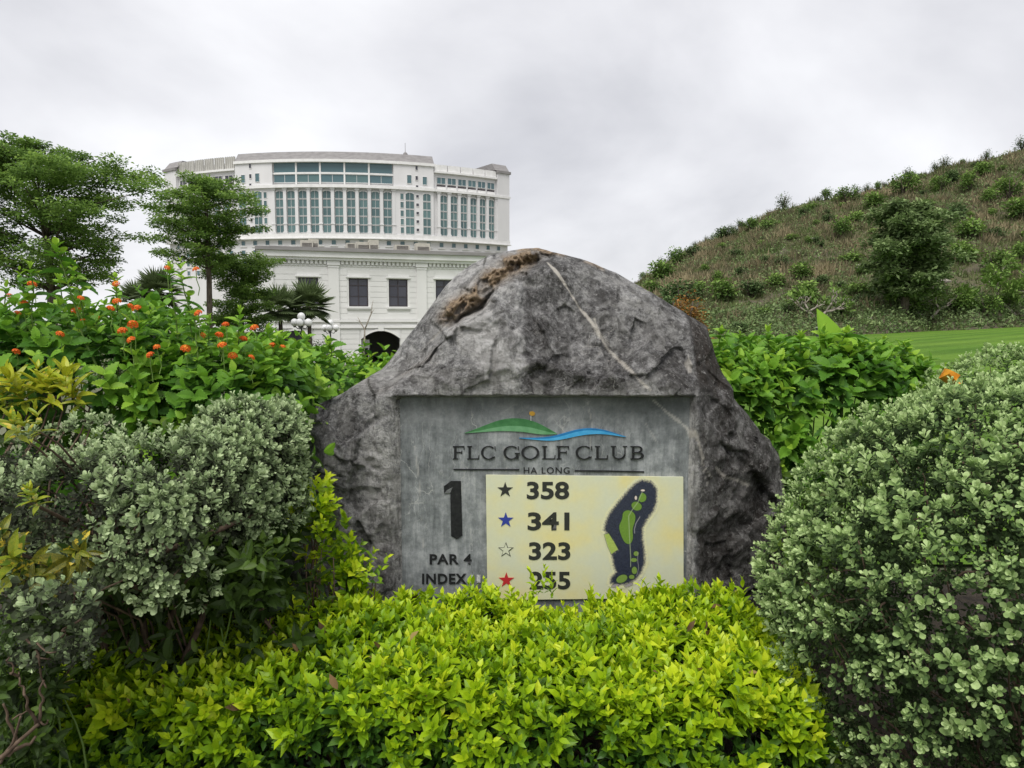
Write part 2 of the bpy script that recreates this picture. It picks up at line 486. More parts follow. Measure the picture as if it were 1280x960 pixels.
def seg_dist(P, poly, closed=False):
    """distance of every P (n,2) to a polyline and the parameter of the nearest point"""
    best = np.full(len(P), 1e9); par = np.zeros(len(P))
    k = len(poly)
    for i in range(k if closed else k - 1):
        a, b_ = np.asarray(poly[i]), np.asarray(poly[(i + 1) % k])
        ab = b_ - a
        tt = np.clip(((P - a) @ ab) / max(ab @ ab, 1e-12), 0, 1)
        d = np.linalg.norm(P - (a + tt[:, None] * ab), axis=1)
        w_ = d < best
        best[w_] = d[w_]; par[w_] = (i + tt)[w_]
    return best, par
def pp(lst, Y=YF): return [at(x, y, Y)[[0, 2]] for x, y in lst]

rows_out_hi = np.linspace(ZT, ztop - 0.003, 110)
rows_in = np.linspace(ZB, ZT, 130)
rows_lo = np.linspace(-0.1, ZB, 40)
ROWZ = np.concatenate([rows_lo, rows_in, rows_out_hi])
ROWI = np.concatenate([np.zeros(40), np.ones(130), np.zeros(110)]).astype(bool)
NL, NI, NRR = 70, 200, 60
def row_x(z, hi):
    a, c = xl(z), xr(z)
    b1, b2 = max(XPL, a + 0.14 * (c - a)), min(XPR, c - 0.10 * (c - a))
    g = 0.0015
    return np.concatenate([np.linspace(a, b1, NL), np.linspace(b1 + g, b2 - g, NI), np.linspace(b2, c, NRR)])
X = np.array([row_x(z, i >= 170) for i, z in enumerate(ROWZ)])
Z = np.repeat(ROWZ[:, None], X.shape[1], 1)
INS = np.zeros(X.shape, bool); INS[40:170, NL:NL + NI] = True
P2 = np.stack([X, Z], -1).reshape(-1, 2)
d_out, _ = seg_dist(P2, OUT)
RR = 0.13
edge = RR * (1 - np.sqrt(np.clip(1 - (1 - np.clip(d_out / RR, 0, 1)) ** 2, 0, 1)))
x_, z_ = P2[:, 0], P2[:, 1]
base = np.full(len(P2), YF)
base += 0.26 * np.clip((z_ - ZT) / (ztop - ZT), 0, 1) ** 1.35
base += 0.30 * np.clip((XPL - 0.03 - x_), 0, 1) ** 1.25
base += 0.75 * np.clip((x_ - XPR - 0.012), 0, 1)
xm = pxx(652, 440)
base += np.where(z_ > ZT, 0.16 * np.clip(xm - x_, 0, 1) + 0.10 * np.clip(x_ - xm, 0, 1) ** 1.3, 0) * smooth((z_ - ZT) / 0.15)
# the rear slab stands behind a diagonal ledge, with a crevice between
LEDGE = pp([(440, 520), (482, 490), (530, 452), (574, 398), (600, 386), (622, 360), (642, 341), (690, 320), (720, 322)])
dl, par = seg_dist(P2, LEDGE)
la = np.array(LEDGE)
side = np.zeros(len(P2))
for i in range(len(la) - 1):
    w_ = (np.floor(np.clip(par, 0, len(la) - 1.001)) == i)
    ab = la[i + 1] - la[i]
    side[w_] = np.sign(ab[0] * (z_[w_] - la[i][1]) - ab[1] * (x_[w_] - la[i][0]))
sd = dl * side + 0.012 * fnoise(np.stack([x_ * 9, z_ * 9, z_ * 0], -1), 1.0, 3)
on = smooth((par - 0.4) / 0.8) * smooth((7.6 - par) / 1.2)
base += on * 0.10 * smooth(sd / 0.035)
crev = smooth((par - 2.6) / 0.5) * smooth((6.2 - par) / 0.8)
base += crev * 0.10 * np.exp(-((sd - 0.010) / 0.011) ** 2) * smooth((5.2 - par) / 0.8)
crust_m = smooth((par - 2.5) / 0.6) * smooth((7.4 - par) / 1.0) * np.exp(-((sd - 0.056) / 0.036) ** 2)
_pc = np.stack([x_, base * 0, z_], -1)
crust_m *= 0.25 + 0.75 * smooth((fnoise(_pc + 21.0, 13.0, 3) + 0.35) / 0.3)
base -= crust_m * (0.075 + 0.06 * fnoise(_pc + 3.0, 16.0, 4) + 0.05 * fnoise(_pc + 8.0, 50.0, 3))
base += on * 0.03 * np.exp(-((sd - 0.006) / 0.012) ** 2)
P3 = np.stack([x_, base, z_], -1)
nA = fnoise(P3 + 5.0, 2.2, 4); nB = fnoise(P3 * 1.0 + 11.0, 7.5, 4); nC = fnoise(P3 + 31.0, 26.0, 3)
ridged = 1 - np.abs(fnoise(P3 + 77.0, 5.0, 3))
def facets(k, grad, sharp, seed):
    """broken planes: every point takes the tilt of its nearest chip"""
    r2 = np.random.default_rng(seed)
    lo_, hi_ = P2.min(0), P2.max(0)
    c_ = lo_ + r2.random((k, 2)) * (hi_ - lo_); g_ = r2.normal(size=(k, 2)) * grad; o_ = r2.normal(size=k)
    wq = P2 + 0.012 * np.stack([nB, nA], -1)
    out_ = np.zeros(len(P2)); tn_ = np.zeros(len(P2))
    for a in range(0, len(P2), 20000):
        q_ = wq[a:a + 20000]; df = q_[:, None] - c_[None]
        d2_ = (df ** 2).sum(-1); w_ = np.exp(-(d2_ - d2_.min(1, keepdims=True)) * sharp); w_ /= w_.sum(1, keepdims=True)
        out_[a:a + 20000] = (w_ * (df * g_[None]).sum(-1)).sum(1); tn_[a:a + 20000] = (w_ * o_[None]).sum(1)
    return out_, tn_
fa, ta = facets(40, 0.20, 1700, 11); fb, tb = facets(330, 0.22, 9000, 9)
nD = np.abs(fnoise(P3 + 120.0, 11.0, 3)); nE = fnoise(P3 * np.array((1, 1, .45)) + 60.0, 60.0, 2)
disp = 0.012 * nA + 0.010 * nB + 0.0055 * nC + 0.0025 * nE + 0.012 * (nD - 0.25) + np.clip(fa, -.036, .036) + np.clip(fb, -.02, .02) - 0.010 * np.clip(ridged - 0.8, 0, 1) * 5
# keep the stone beside the recess near its worked face
near = np.exp(-(np.maximum(np.maximum(XPL - x_, x_ - XPR), np.maximum(z_ - ZT, 0)).clip(0, 9) / 0.05) ** 2)
disp *= (1 - 0.65 * near)
for cpts, wd, dp in [(pp([(386, 592), (412, 597), (440, 598)]), 0.004, 0.012), (pp([(655, 400), (652, 430), (660, 470), (690, 488)]), 0.006, 0.008), (pp([(910, 560), (925, 575), (930, 590)]), 0.008, 0.02), (pp([(925, 551), (928, 556)]), 0.014, 0.03), (pp([(922, 567), (924, 572)]), 0.012, 0.03)]:
    dc, _ = seg_dist(P2, cpts)
    disp += dp * np.exp(-(dc / wd) ** 2)
yf = base + edge + disp
ins = INS.reshape(-1)
yf[ins] = YP + 0.0022 * nB[ins]
xj = x_.copy(); zj = z_.copy()
XI = np.tile(np.arange(X.shape[1]), X.shape[0]); YI = np.repeat(np.arange(X.shape[0]), X.shape[1])
tl = np.clip((x_ - XPL) / (XPR - XPL), 0, 1)
xj[ins] = XPL + 0.030 + tl[ins] * (XPR - XPL - 0.030 - 0.010)        # sloping cheeks of the recess
tz = np.clip((z_ - ZB) / (ZT - ZB), 0, 1)
zj[ins] = ZB + tz[ins] * (ZT - ZB - 0.012)
rim = (~ins) & (((np.abs(x_ - XPL) < 0.004) | (np.abs(x_ - XPR) < 0.004)) & (z_ < ZT + 0.002) & (z_ > ZB) | ((np.abs(z_ - ZT) < 0.002) & (x_ > XPL - 0.003) & (x_ < XPR + 0.003)))
xj[rim] += 0.004 * nC[rim]; zj[rim] += 0.004 * nC[rim]

def gauss(px, py, rx, ry):
    c = at(px, py, YF)[[0, 2]]
    k = YF / FPX
    return np.exp(-(((x_ - c[0]) / (rx * k)) ** 2 + ((z_ - c[1]) / (ry * k)) ** 2))
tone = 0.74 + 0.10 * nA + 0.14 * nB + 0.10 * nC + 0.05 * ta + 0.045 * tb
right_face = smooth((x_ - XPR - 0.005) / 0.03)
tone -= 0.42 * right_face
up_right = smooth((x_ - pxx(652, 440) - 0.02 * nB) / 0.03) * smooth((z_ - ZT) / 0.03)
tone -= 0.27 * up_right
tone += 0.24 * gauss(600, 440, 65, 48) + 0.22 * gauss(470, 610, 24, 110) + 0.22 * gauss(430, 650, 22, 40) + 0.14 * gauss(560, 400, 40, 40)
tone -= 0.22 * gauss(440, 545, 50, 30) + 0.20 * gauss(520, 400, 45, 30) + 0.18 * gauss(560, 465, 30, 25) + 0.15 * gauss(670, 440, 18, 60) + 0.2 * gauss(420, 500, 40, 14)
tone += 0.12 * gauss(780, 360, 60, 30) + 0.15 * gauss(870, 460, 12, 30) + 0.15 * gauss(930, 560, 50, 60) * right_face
vein = np.zeros(len(P2))
def paint_vein(pts, w0, w1, amt=1.0, rough=0.004):
    global vein
    d_, pr = seg_dist(P2, pp(pts))
    k = YF / FPX
    wd = (w0 + (w1 - w0) * pr / (len(pts) - 1)) * k * (0.75 + 0.7 * np.clip(nC + 0.2, -0.6, 1))
    d_ = np.abs(d_ + rough * nB)
    vein = np.maximum(vein, amt * (1 - smooth((d_ - wd * 0.5) / (wd * 0.5 + 0.0012))))
paint_vein([(688, 322), (700, 336), (716, 362), (730, 384), (745, 404), (764, 436), (787, 462), (800, 476), (813, 488)], 1.2, 3.4)
paint_vein([(748, 398), (752, 412), (770, 436)], 1.0, 1.0, 0.8)
paint_vein([(820, 497), (842, 516), (866, 534), (872, 548), (880, 574)], 1.6, 2.4, 0.8)
paint_vein([(872, 548), (879, 580), (893, 600)], 1.2, 0.8, 0.6)
paint_vein([(900, 588), (915, 603), (938, 612), (958, 622)], 1.5, 2.2, 0.7)
paint_vein([(882, 590), (889, 612)], 0.8, 0.8, 0.6)
paint_vein([(868, 444), (870, 450), (869, 466)], 1.5, 4, 0.6, 0.01)
paint_vein([(507, 556), (513, 600), (516, 645), (519, 690)], 1.0, 1.0, 0.55)
paint_vein([(700, 560), (706, 510)], .7, .7, .4); paint_vein([(805, 505), (812, 530), (826, 552)], .9, .9, .45); paint_vein([(735, 500), (741, 530), (738, 560)], .8, .8, .4)
paint_vein([(625, 560), (628, 590)], 1.2, .8, .55); paint_vein([(520, 440), (560, 400), (590, 390)], 1.2, 1, .35)
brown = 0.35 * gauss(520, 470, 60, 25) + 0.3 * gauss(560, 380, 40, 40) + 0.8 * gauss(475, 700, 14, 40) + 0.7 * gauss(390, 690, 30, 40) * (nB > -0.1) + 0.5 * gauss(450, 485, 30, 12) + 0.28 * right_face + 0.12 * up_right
rust = np.clip(crust_m * 1.5, 0, 1) + 0.8 * smooth((0.03 - d_out) / 0.03) * ((x_ > pxx(640, 310)) & (x_ < pxx(770, 310)) & (nB > -0.1))
rust = np.clip(rust, 0, 1)
brown += 0.8 * np.exp(-((sd - 0.01) / 0.012) ** 2) * smooth((2.6 - par) / 0.6) * on
nv = len(P2); ncol = X.shape[1]; nrow = X.shape[0]
fx = np.stack([xj, yf, zj], -1)
# the back of the stone
yb = 3.62 - edge * 1.35 - 0.25 * np.clip((z_ - 0.6), 0, 2) ** 1.2 + 0.05 * nA + 0.015 * nB
yb = np.maximum(yb, yf + 0.0)
bx = np.stack([x_, np.where(d_out < 1e-6, yf, np.maximum(yb, yf + 0.02)), z_], -1)
Vr = np.concatenate([fx, bx])
idx = np.arange(nv).reshape(nrow, ncol)
q = np.stack([idx[:-1, :-1], idx[:-1, 1:], idx[1:, 1:], idx[1:, :-1]], -1).reshape(-1, 4)
qb = np.stack([idx[:-1, :-1], idx[1:, :-1], idx[1:, 1:], idx[:-1, 1:]], -1).reshape(-1, 4) + nv
sl = np.concatenate([np.stack([idx[:-1, 0], idx[1:, 0], idx[1:, 0] + nv, idx[:-1, 0] + nv], -1), np.stack([idx[1:, -1], idx[:-1, -1], idx[:-1, -1] + nv, idx[1:, -1] + nv], -1)])
tp = np.stack([idx[-1, :-1], idx[-1, 1:], idx[-1, 1:] + nv, idx[-1, :-1] + nv], -1)
Q = np.concatenate([q, qb, sl, tp])
inface = np.concatenate([ins[q].all(1), np.zeros(len(qb) + len(sl) + len(tp), bool)])
me = fast_mesh('rock', Vr, Q.ravel(), np.arange(len(Q)) * 4, np.full(len(Q), 4), True)
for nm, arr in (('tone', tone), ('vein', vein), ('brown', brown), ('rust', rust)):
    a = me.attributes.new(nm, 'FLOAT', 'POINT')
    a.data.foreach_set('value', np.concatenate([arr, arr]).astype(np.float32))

def attr(t, nm):
    a = t.nodes.new('ShaderNodeAttribute'); a.attribute_name = nm
    return a.outputs['Fac']
def math_(t, op, a, b_=None, c=None, clamp=False):
    n = t.nodes.new('ShaderNodeMath'); n.operation = op; n.use_clamp = clamp
    for i, v in enumerate((a, b_, c)):
        if v is None: continue
        if isinstance(v, (int, float)): n.inputs[i].default_value = v
        else: t.links.new(v, n.inputs[i])
    return n.outputs[0]
def mix_(t, fac, c0, c1, mode='MIX'):
    n = t.nodes.new('ShaderNodeMixRGB'); n.blend_type = mode
    for i, v in enumerate((fac, c0, c1)):
        if isinstance(v, (int, float)): n.inputs[i].default_value = v
        elif isinstance(v, tuple): n.inputs[i].default_value = (*v, 1)
        else: t.links.new(v, n.inputs[i])
    return n.outputs[0]
def cracks(t, scale, width, mask_scale, mask_lo, stretch=None):
    """thin wandering pale lines, only here and there"""
    c = t.nodes.new('ShaderNodeTexCoord')
    nn = t.nodes.new('ShaderNodeTexNoise'); nn.inputs['Scale'].default_value = scale * 1.5; nn.inputs['Detail'].default_value = 4
    t.links.new(c.outputs['Object'], nn.inputs['Vector'])
    md = t.nodes.new('ShaderNodeVectorMath'); md.operation = 'SCALE'; md.inputs['Scale'].default_value = 0.35 / scale * 2
    t.links.new(nn.outputs['Color'], md.inputs[0])
    ad = t.nodes.new('ShaderNodeVectorMath'); ad.operation = 'ADD'
    t.links.new(c.outputs['Object'], ad.inputs[0]); t.links.new(md.outputs[0], ad.inputs[1])
    mp = t.nodes.new('ShaderNodeMapping'); mp.inputs['Scale'].default_value = stretch or (1, 1, 1)
    t.links.new(ad.outputs[0], mp.inputs[0])
    v = t.nodes.new('ShaderNodeTexVoronoi'); v.feature = 'DISTANCE_TO_EDGE'; v.inputs['Scale'].default_value = scale
    t.links.new(mp.outputs[0], v.inputs['Vector'])
    ln = math_(t, 'SUBTRACT', 1.0, math_(t, 'DIVIDE', v.outputs['Distance'], width, clamp=True), clamp=True)
    mk = ramp(t, [(mask_lo, (0, 0, 0)), (mask_lo + 0.10, (1, 1, 1))])
    t.links.new(tex(t, mask_scale, 3).outputs['Fac'], mk.inputs[0])
    return math_(t, 'MULTIPLY', ln, mk.outputs[0])

m, t, b = new_mat('limestone')
f1 = tex(t, 38, 8, 0.78).outputs['Fac']; f2 = tex(t, 8, 8, 0.72, dist=0.6).outputs['Fac']; f3 = tex(t, 95, 4, 0.75).outputs['Fac']
v = math_(t, 'MULTIPLY_ADD', f1, 1.7, math_(t, 'MULTIPLY_ADD', f2, 1.1, -1.4))
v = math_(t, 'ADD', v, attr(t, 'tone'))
v = math_(t, 'MULTIPLY_ADD', f3, 0.8, math_(t, 'ADD', v, -0.40), clamp=True)
c = ramp(t, [(0.0, (0.022, 0.020, 0.019)), (0.25, (0.056, 0.054, 0.053)), (0.5, (0.165, 0.163, 0.163)), (0.72, (0.34, 0.337, 0.333)), (1.0, (0.60, 0.59, 0.575))])
t.links.new(v, c.inputs[0])
col = mix_(t, math_(t, 'MULTIPLY', attr(t, 'brown'), math_(t, 'MULTIPLY', f2, 0.75), clamp=True), c.outputs[0], mix_(t, f1, (0.035, 0.026, 0.018), (0.24, 0.17, 0.115)))
ck = cracks(t, 9, 0.016, 4.0, 0.52)
col = mix_(t, math_(t, 'MULTIPLY', ck, 0.7), col, (0.50, 0.48, 0.45))
ck2 = cracks(t, 22, 0.03, 7.0, 0.55)
col = mix_(t, math_(t, 'MULTIPLY', ck2, 0.4), col, (0.42, 0.40, 0.37))
# pale weathered patches with hard edges
pt = ramp(t, [(0.53, (0, 0, 0)), (0.565, (1, 1, 1))]); t.links.new(tex(t, 6.5, 7, 0.62, dist=1.2).outputs['Fac'], pt.inputs[0])
col = mix_(t, math_(t, 'MULTIPLY', pt.outputs[0], math_(t, 'MULTIPLY', attr(t, 'tone'), 0.85), clamp=True), col, mix_(t, f3, (0.24, 0.235, 0.225), (0.52, 0.51, 0.49)))
rs = ramp(t, [(0.50, (0, 0, 0)), (0.60, (1, 1, 1))]); t.links.new(tex(t, 5.0, 6, 0.65, stretch=(3.5, 3.5, 0.7), dist=0.4).outputs['Fac'], rs.inputs[0])
col = mix_(t, math_(t, 'MULTIPLY', rs.outputs[0], 0.6), col, mix_(t, f1, (0.035, 0.033, 0.031), (0.13, 0.125, 0.12)))
pk = ramp(t, [(0.30, (1, 1, 1)), (0.36, (0, 0, 0))]); t.links.new(tex(t, 17, 5, 0.7, dist=0.5).outputs['Fac'], pk.inputs[0])
col = mix_(t, math_(t, 'MULTIPLY', pk.outputs[0], 0.8), col, (0.022, 0.020, 0.019))
# chalky lichen specks
sp = ramp(t, [(0.60, (0, 0, 0)), (0.65, (1, 1, 1))]); t.links.new(tex(t, 48, 4, 0.75).outputs['Fac'], sp.inputs[0])
col = mix_(t, math_(t, 'MULTIPLY', sp.outputs[0], 0.55), col, (0.50, 0.49, 0.47))
vf = math_(t, 'MULTIPLY', attr(t, 'vein'), math_(t, 'MULTIPLY_ADD', f1, 1.4, 0.30), clamp=True)
col = mix_(t, vf, col, mix_(t, f1, (0.48, 0.43, 0.36), (0.80, 0.77, 0.71)))
rc = ramp(t, [(0.34, (0.05, 0.033, 0.02)), (0.44, (0.22, 0.145, 0.08)), (0.51, (0.42, 0.30, 0.18)), (0.64, (0.62, 0.50, 0.36))]); t.links.new(math_(t, 'MULTIPLY_ADD', f3, 0.4, math_(t, 'MULTIPLY', f1, 0.6)), rc.inputs[0])
col = mix_(t, math_(t, 'MULTIPLY', attr(t, 'rust'), math_(t, 'MULTIPLY_ADD', f1, 1.4, 0.2), clamp=True), col, rc.outputs[0])
t.links.new(col, b.inputs['Base Color'])
b.inputs['Roughness'].default_value = 0.88; b.inputs['Specular IOR Level'].default_value = 0.25
bump(t, b, math_(t, 'ADD', math_(t, 'MULTIPLY', f1, 1.0), math_(t, 'MULTIPLY_ADD', f3, 0.35, math_(t, 'MULTIPLY', f2, 1.2))), 1.0, 0.03)
M['rock'] = m

m, t, b = new_mat('honed_stone')
f1 = tex(t, 24, 8, 0.75).outputs['Fac']; f2 = tex(t, 4.5, 7, 0.65, dist=0.5).outputs['Fac']; f3 = tex(t, 8.0, 6, 0.7, stretch=(4, 4, 0.5)).outputs['Fac']
v = math_(t, 'MULTIPLY_ADD', f1, 0.75, math_(t, 'MULTIPLY_ADD', f2, 0.7, math_(t, 'MULTIPLY_ADD', f3, 0.7, -0.57)), clamp=True)
c = ramp(t, [(0.24, (0.062, 0.069, 0.071)), (0.5, (0.19, 0.205, 0.21)), (0.74, (0.37, 0.385, 0.39))])
t.links.new(v, c.inputs[0])
ck = cracks(t, 6, 0.009, 3.0, 0.50, (2.2, 1, 0.28))
col = mix_(t, math_(t, 'MULTIPLY', ck, 0.75), c.outputs[0], (0.5, 0.5, 0.48))
ck2 = cracks(t, 13, 0.017, 6.0, 0.51, (2.0, 1, 0.25))
col = mix_(t, math_(t, 'MULTIPLY', ck2, 0.6), col, (0.48, 0.48, 0.46))
# water stains below the lip, with the lip's shadow painted in
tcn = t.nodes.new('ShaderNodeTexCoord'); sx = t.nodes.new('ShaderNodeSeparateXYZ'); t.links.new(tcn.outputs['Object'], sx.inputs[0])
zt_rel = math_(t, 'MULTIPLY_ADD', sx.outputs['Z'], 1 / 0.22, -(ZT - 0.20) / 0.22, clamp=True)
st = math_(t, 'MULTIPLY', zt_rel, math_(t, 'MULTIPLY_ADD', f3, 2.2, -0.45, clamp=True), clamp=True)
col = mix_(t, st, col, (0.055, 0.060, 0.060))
vf = math_(t, 'MULTIPLY', attr(t, 'vein'), math_(t, 'MULTIPLY_ADD', f1, 1.0, 0.2), clamp=True)
col = mix_(t, vf, col, (0.52, 0.50, 0.46))
t.links.new(col, b.inputs['Base Color'])
b.inputs['Roughness'].default_value = 0.62; b.inputs['Specular IOR Level'].default_value = 0.35
bump(t, b, math_(t, 'ADD', f1, math_(t, 'MULTIPLY', f3, 0.6)), 0.25, 0.006)
M['honed'] = m

sign = empty('sign_boulder', (0.1, 3.1, 0.0), 'grey limestone boulder with a carved recess of golf club lettering and a cream hole map', 'boulder')
SO = np.array((0.1, 3.1, 0.0))
me.vertices.foreach_set('co', (Vr - SO).astype(np.float32).ravel())
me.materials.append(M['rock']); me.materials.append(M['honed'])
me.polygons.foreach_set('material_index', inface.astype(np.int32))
me.update()
rock = obj('rock', me, None, sign)
# recompute texture offsets: shader uses object coordinates whose origin is the boulder's base

# ------------------------------------------------------------------ lettering and map on the sign
M['ink'] = noise_mat('black_paint', [(0.35, (0.008, 0.009, 0.010)), (0.64, (0.020, 0.021, 0.022)), (0.76, (0.07, 0.073, 0.073))], 60, 0.6)
M['print_black'] = plain('printed_black', (0.028, 0.030, 0.026), 0.5)
M['white_paint'] = noise_mat('worn_white_paint', [(0.40, (0.30, 0.31, 0.31)), (0.6, (0.62, 0.62, 0.60))], 80, 0.7)
M['blue_print'] = plain('printed_blue', (0.03, 0.05, 0.30), 0.5)
M['red_print'] = plain('printed_red', (0.55, 0.03, 0.035), 0.5)
M['ghost'] = noise_mat('worn_grey_paint', [(0.4, (0.10, 0.105, 0.105)), (0.6, (0.17, 0.18, 0.18))], 60, 0.7)

def slab2(polys, y0, y1):
    """flat outlines in photo pixels -> thin slabs from depth y0 (front) to y1 (back)"""
    mb = MB()
    for i, pl in enumerate(polys):
        off = 0.00012 * i
        f_ = [at(a, b2, y1) * np.array((1, 0, 1)) + np.array((0, y0 - off, 0)) for a, b2 in pl]
        k_ = [at(a, b2, y1) for a, b2 in pl]
        n = len(pl)
        mb.add(list(f_) + list(k_), [tuple(range(n)), tuple(range(2 * n - 1, n - 1, -1))] + [(i2, (i2 + 1) % n + 0, (i2 + 1) % n + n, i2 + n) for i2 in range(n)])
    return mb
YL = YP - 0.004

def stroke(x0, y0, x1, y1, w0, w1=None):
    w1 = w0 if w1 is None else w1
    d = nz(np.array((x1 - x0, y1 - y0))); n = np.array((-d[1], d[0]))
    a, b2 = np.array((x0, y0)), np.array((x1, y1))
    return [[tuple(a + n * w0 / 2), tuple(b2 + n * w1 / 2), tuple(b2 - n * w1 / 2), tuple(a - n * w0 / 2)]]
def arc(cx, cy, rx, ry, a0, a1, thick, thin, n=20):
    """arc whose pen is thick at the sides and thin at top and bottom, as quads"""
    o_, i_ = [], []
    for k in range(n + 1):
        an = R(a0 + (a1 - a0) * k / n)
        w_ = thin + (thick - thin) * abs(math.cos(an)) ** 1.3
        o_.append((cx + rx * math.cos(an), cy - ry * math.sin(an)))
        i_.append((cx + (rx - w_) * math.cos(an), cy - (ry - w_ * 0.9) * math.sin(an)))
    return [[o_[k], o_[k + 1], i_[k + 1], i_[k]] for k in range(n)]
def serif(cx, y, w_, h=1.1): return [[(cx - w_ / 2, y - h / 2), (cx + w_ / 2, y - h / 2), (cx + w_ / 2, y + h / 2), (cx - w_ / 2, y + h / 2)]]
T, Bm = 557.3, 573.8
Hh = Bm - T
TK, TN = 2.9, 1.15
def glyph(ch, x0, x1):
    W_ = x1 - x0; cx = (x0 + x1) / 2; cy = (T + Bm) / 2
    if ch in 'FL':
        sx_ = x0 + 3.2
        S = stroke(sx_, T, sx_, Bm, TK) + serif(sx_, T + .5, 6.2) + serif(sx_, Bm - .5, 6.2)
        if ch == 'F':
            S += stroke(sx_, T + .6, x1, T + .6, TN) + stroke(x1 - .6, T, x1 - .2, T + 4.6, 1.2, .7) + stroke(sx_, cy - .4, x1 - 3, cy - .4, TN) + stroke(x1 - 3.2, cy - 2.4, x1 - 3.2, cy + 1.6, 1.0)
        else:
            S += stroke(sx_, Bm - .6, x1, Bm - .6, TN) + stroke(x1 - .2, Bm - 5.2, x1 - .8, Bm, .7, 1.4)
        return S
    if ch == 'O':
        return arc(cx, cy, W_ / 2, Hh / 2 + .3, 0, 360, TK, TN, 36)
    if ch in 'CG':
        S = arc(cx + .6, cy, W_ / 2 + .3, Hh / 2 + .3, 48, 318, TK, TN, 30) + stroke(x1 - .8, T + .2, x1 - .5, T + 5.0, 1.0)
        if ch == 'C':
            S += stroke(x1 - .9, Bm - 3.6, x1 - 2.4, Bm - 1.6, .8)
        else:
            S += stroke(x1 - 1.8, cy + .8, x1 - 1.8, Bm - .6, TK) + serif(x1 - 1.8, cy + .8, 6.0)
        return S
    if ch == 'U':
        S = stroke(x0 + 3.6, T, x0 + 3.6, cy + 2.2, TK) + stroke(x1 - 3.0, T, x1 - 3.0, cy + 2.2, TN + .2) + serif(x0 + 3.6, T + .5, 6.4) + serif(x1 - 3.0, T + .5, 5.6)
        l, r_ = x0 + 3.6 - TK / 2, x1 - 3.0 + .6
        S += arc((l + r_) / 2, cy + 2.1, (r_ - l) / 2, Bm - cy - 1.9, 180, 360, 2.2, TN + .4, 20)
        return S
    if ch == 'B':
        sx_ = x0 + 3.2
        S = stroke(sx_, T, sx_, Bm, TK) + serif(sx_ - .6, T + .5, 5.4) + serif(sx_ - .6, Bm - .5, 5.4)
        S += arc(x1 - 7.0, T + 4.0, 5.4, 4.0, -90, 90, TK - .3, TN, 14) + arc(x1 - 7.0, Bm - 4.5, 7.0, 4.5, -90, 90, TK, TN, 14)
        for yy in (T + .6, cy - .3, Bm - .6): S += stroke(sx_, yy, x1 - 6.9, yy, TN)
        return S
LET = [('F', 566, 580.5), ('L', 584, 599), ('C', 601, 619.5), ('G', 629, 648.5), ('O', 651.5, 674), ('L', 677.5, 694), ('F', 695.5, 711), ('C', 719, 740), ('L', 743.5, 759.5), ('U', 763, 784), ('B', 788, 804.5)]
for ch, a0, a1 in LET:
    slab2(glyph(ch, a0, a1), YL, YP + 0.002).build('letter', M['ink'], sign, shift=SO)

def text_part(body, x0, y0, x1, y1, m_, name='lettering', yf_=YL, yb_=None, bold=0.0, parent=None, spacing=1.0):
    cu = bpy.data.curves.new('txt', 'FONT')
    cu.body = body; cu.size = 1.0; cu.offset = bold; cu.space_character = spacing; cu.resolution_u = 4
    to = bpy.data.objects.new('txt', cu); COL.objects.link(to)
    dg = bpy.context.evaluated_depsgraph_get()
    me_ = bpy.data.meshes.new_from_object(to.evaluated_get(dg))
    bpy.data.objects.remove(to)
    co = np.zeros(len(me_.vertices) * 3, np.float32); me_.vertices.foreach_get('co', co); co = co.reshape(-1, 3)
    u = (co[:, 0] - co[:, 0].min()) / np.ptp(co[:, 0]); v_ = (co[:, 1] - co[:, 1].min()) / np.ptp(co[:, 1])
    PX, PY = x0 + u * (x1 - x0), y1 - v_ * (y1 - y0)
    W_ = np.array([at(a, b2, yf_) for a, b2 in zip(PX, PY)]) - SO
    me_.vertices.foreach_set('co', W_.astype(np.float32).ravel()); me_.name = name
    me_.materials.clear(); me_.update()
    return obj(name, me_, m_, parent or sign)

text_part('HA LONG', 654.5, 584, 712, 592.2, M['ink'], bold=0.012, spacing=1.15)
for x0, x1, ya, yb2 in ((567, 649, 586.6, 586.9), (718, 760, 588.2, 588.6), (760, 805, 588.6, 589.6)):
    slab2([[(x0, ya - .8), (x1, yb2 - .8), (x1, yb2 + .9), (x0, ya + .8)]], YL, YP + 0.002).build('ruled_line', M['ink'], sign, shift=SO)
one = slab2([[(555, 607.5), (564, 601), (576.2, 601), (578.2, 669), (571, 673.5), (564, 669.5), (563, 615.5), (555.2, 616.5)]], YL, YP + 0.002).build('numeral', M['ink'], sign, shift=SO)
slab2([[(555.2, 616.5), (558.5, 612.5), (566, 608.5), (563, 615.5)]], YL - 0.0012, YP + 0.001).build('numeral_facet', M['ghost'], one, shift=SO)
text_part('PAR 4', 537, 692.5, 589.5, 705.5, M['ink'], bold=0.03, spacing=1.1)
text_part('INDEX', 527.5, 717, 583.5, 730, M['ink'], bold=0.03, spacing=1.1)
for xa in (588, 596): text_part('1', xa, 718.5, xa + 4.6, 728.5, M['white_paint'], bold=0.015)
slab2([[(526, 746.5), (600, 747), (600, 749), (526, 748.5)]], YL, YP + 0.002).build('ruled_line', M['ink'], sign, shift=SO)

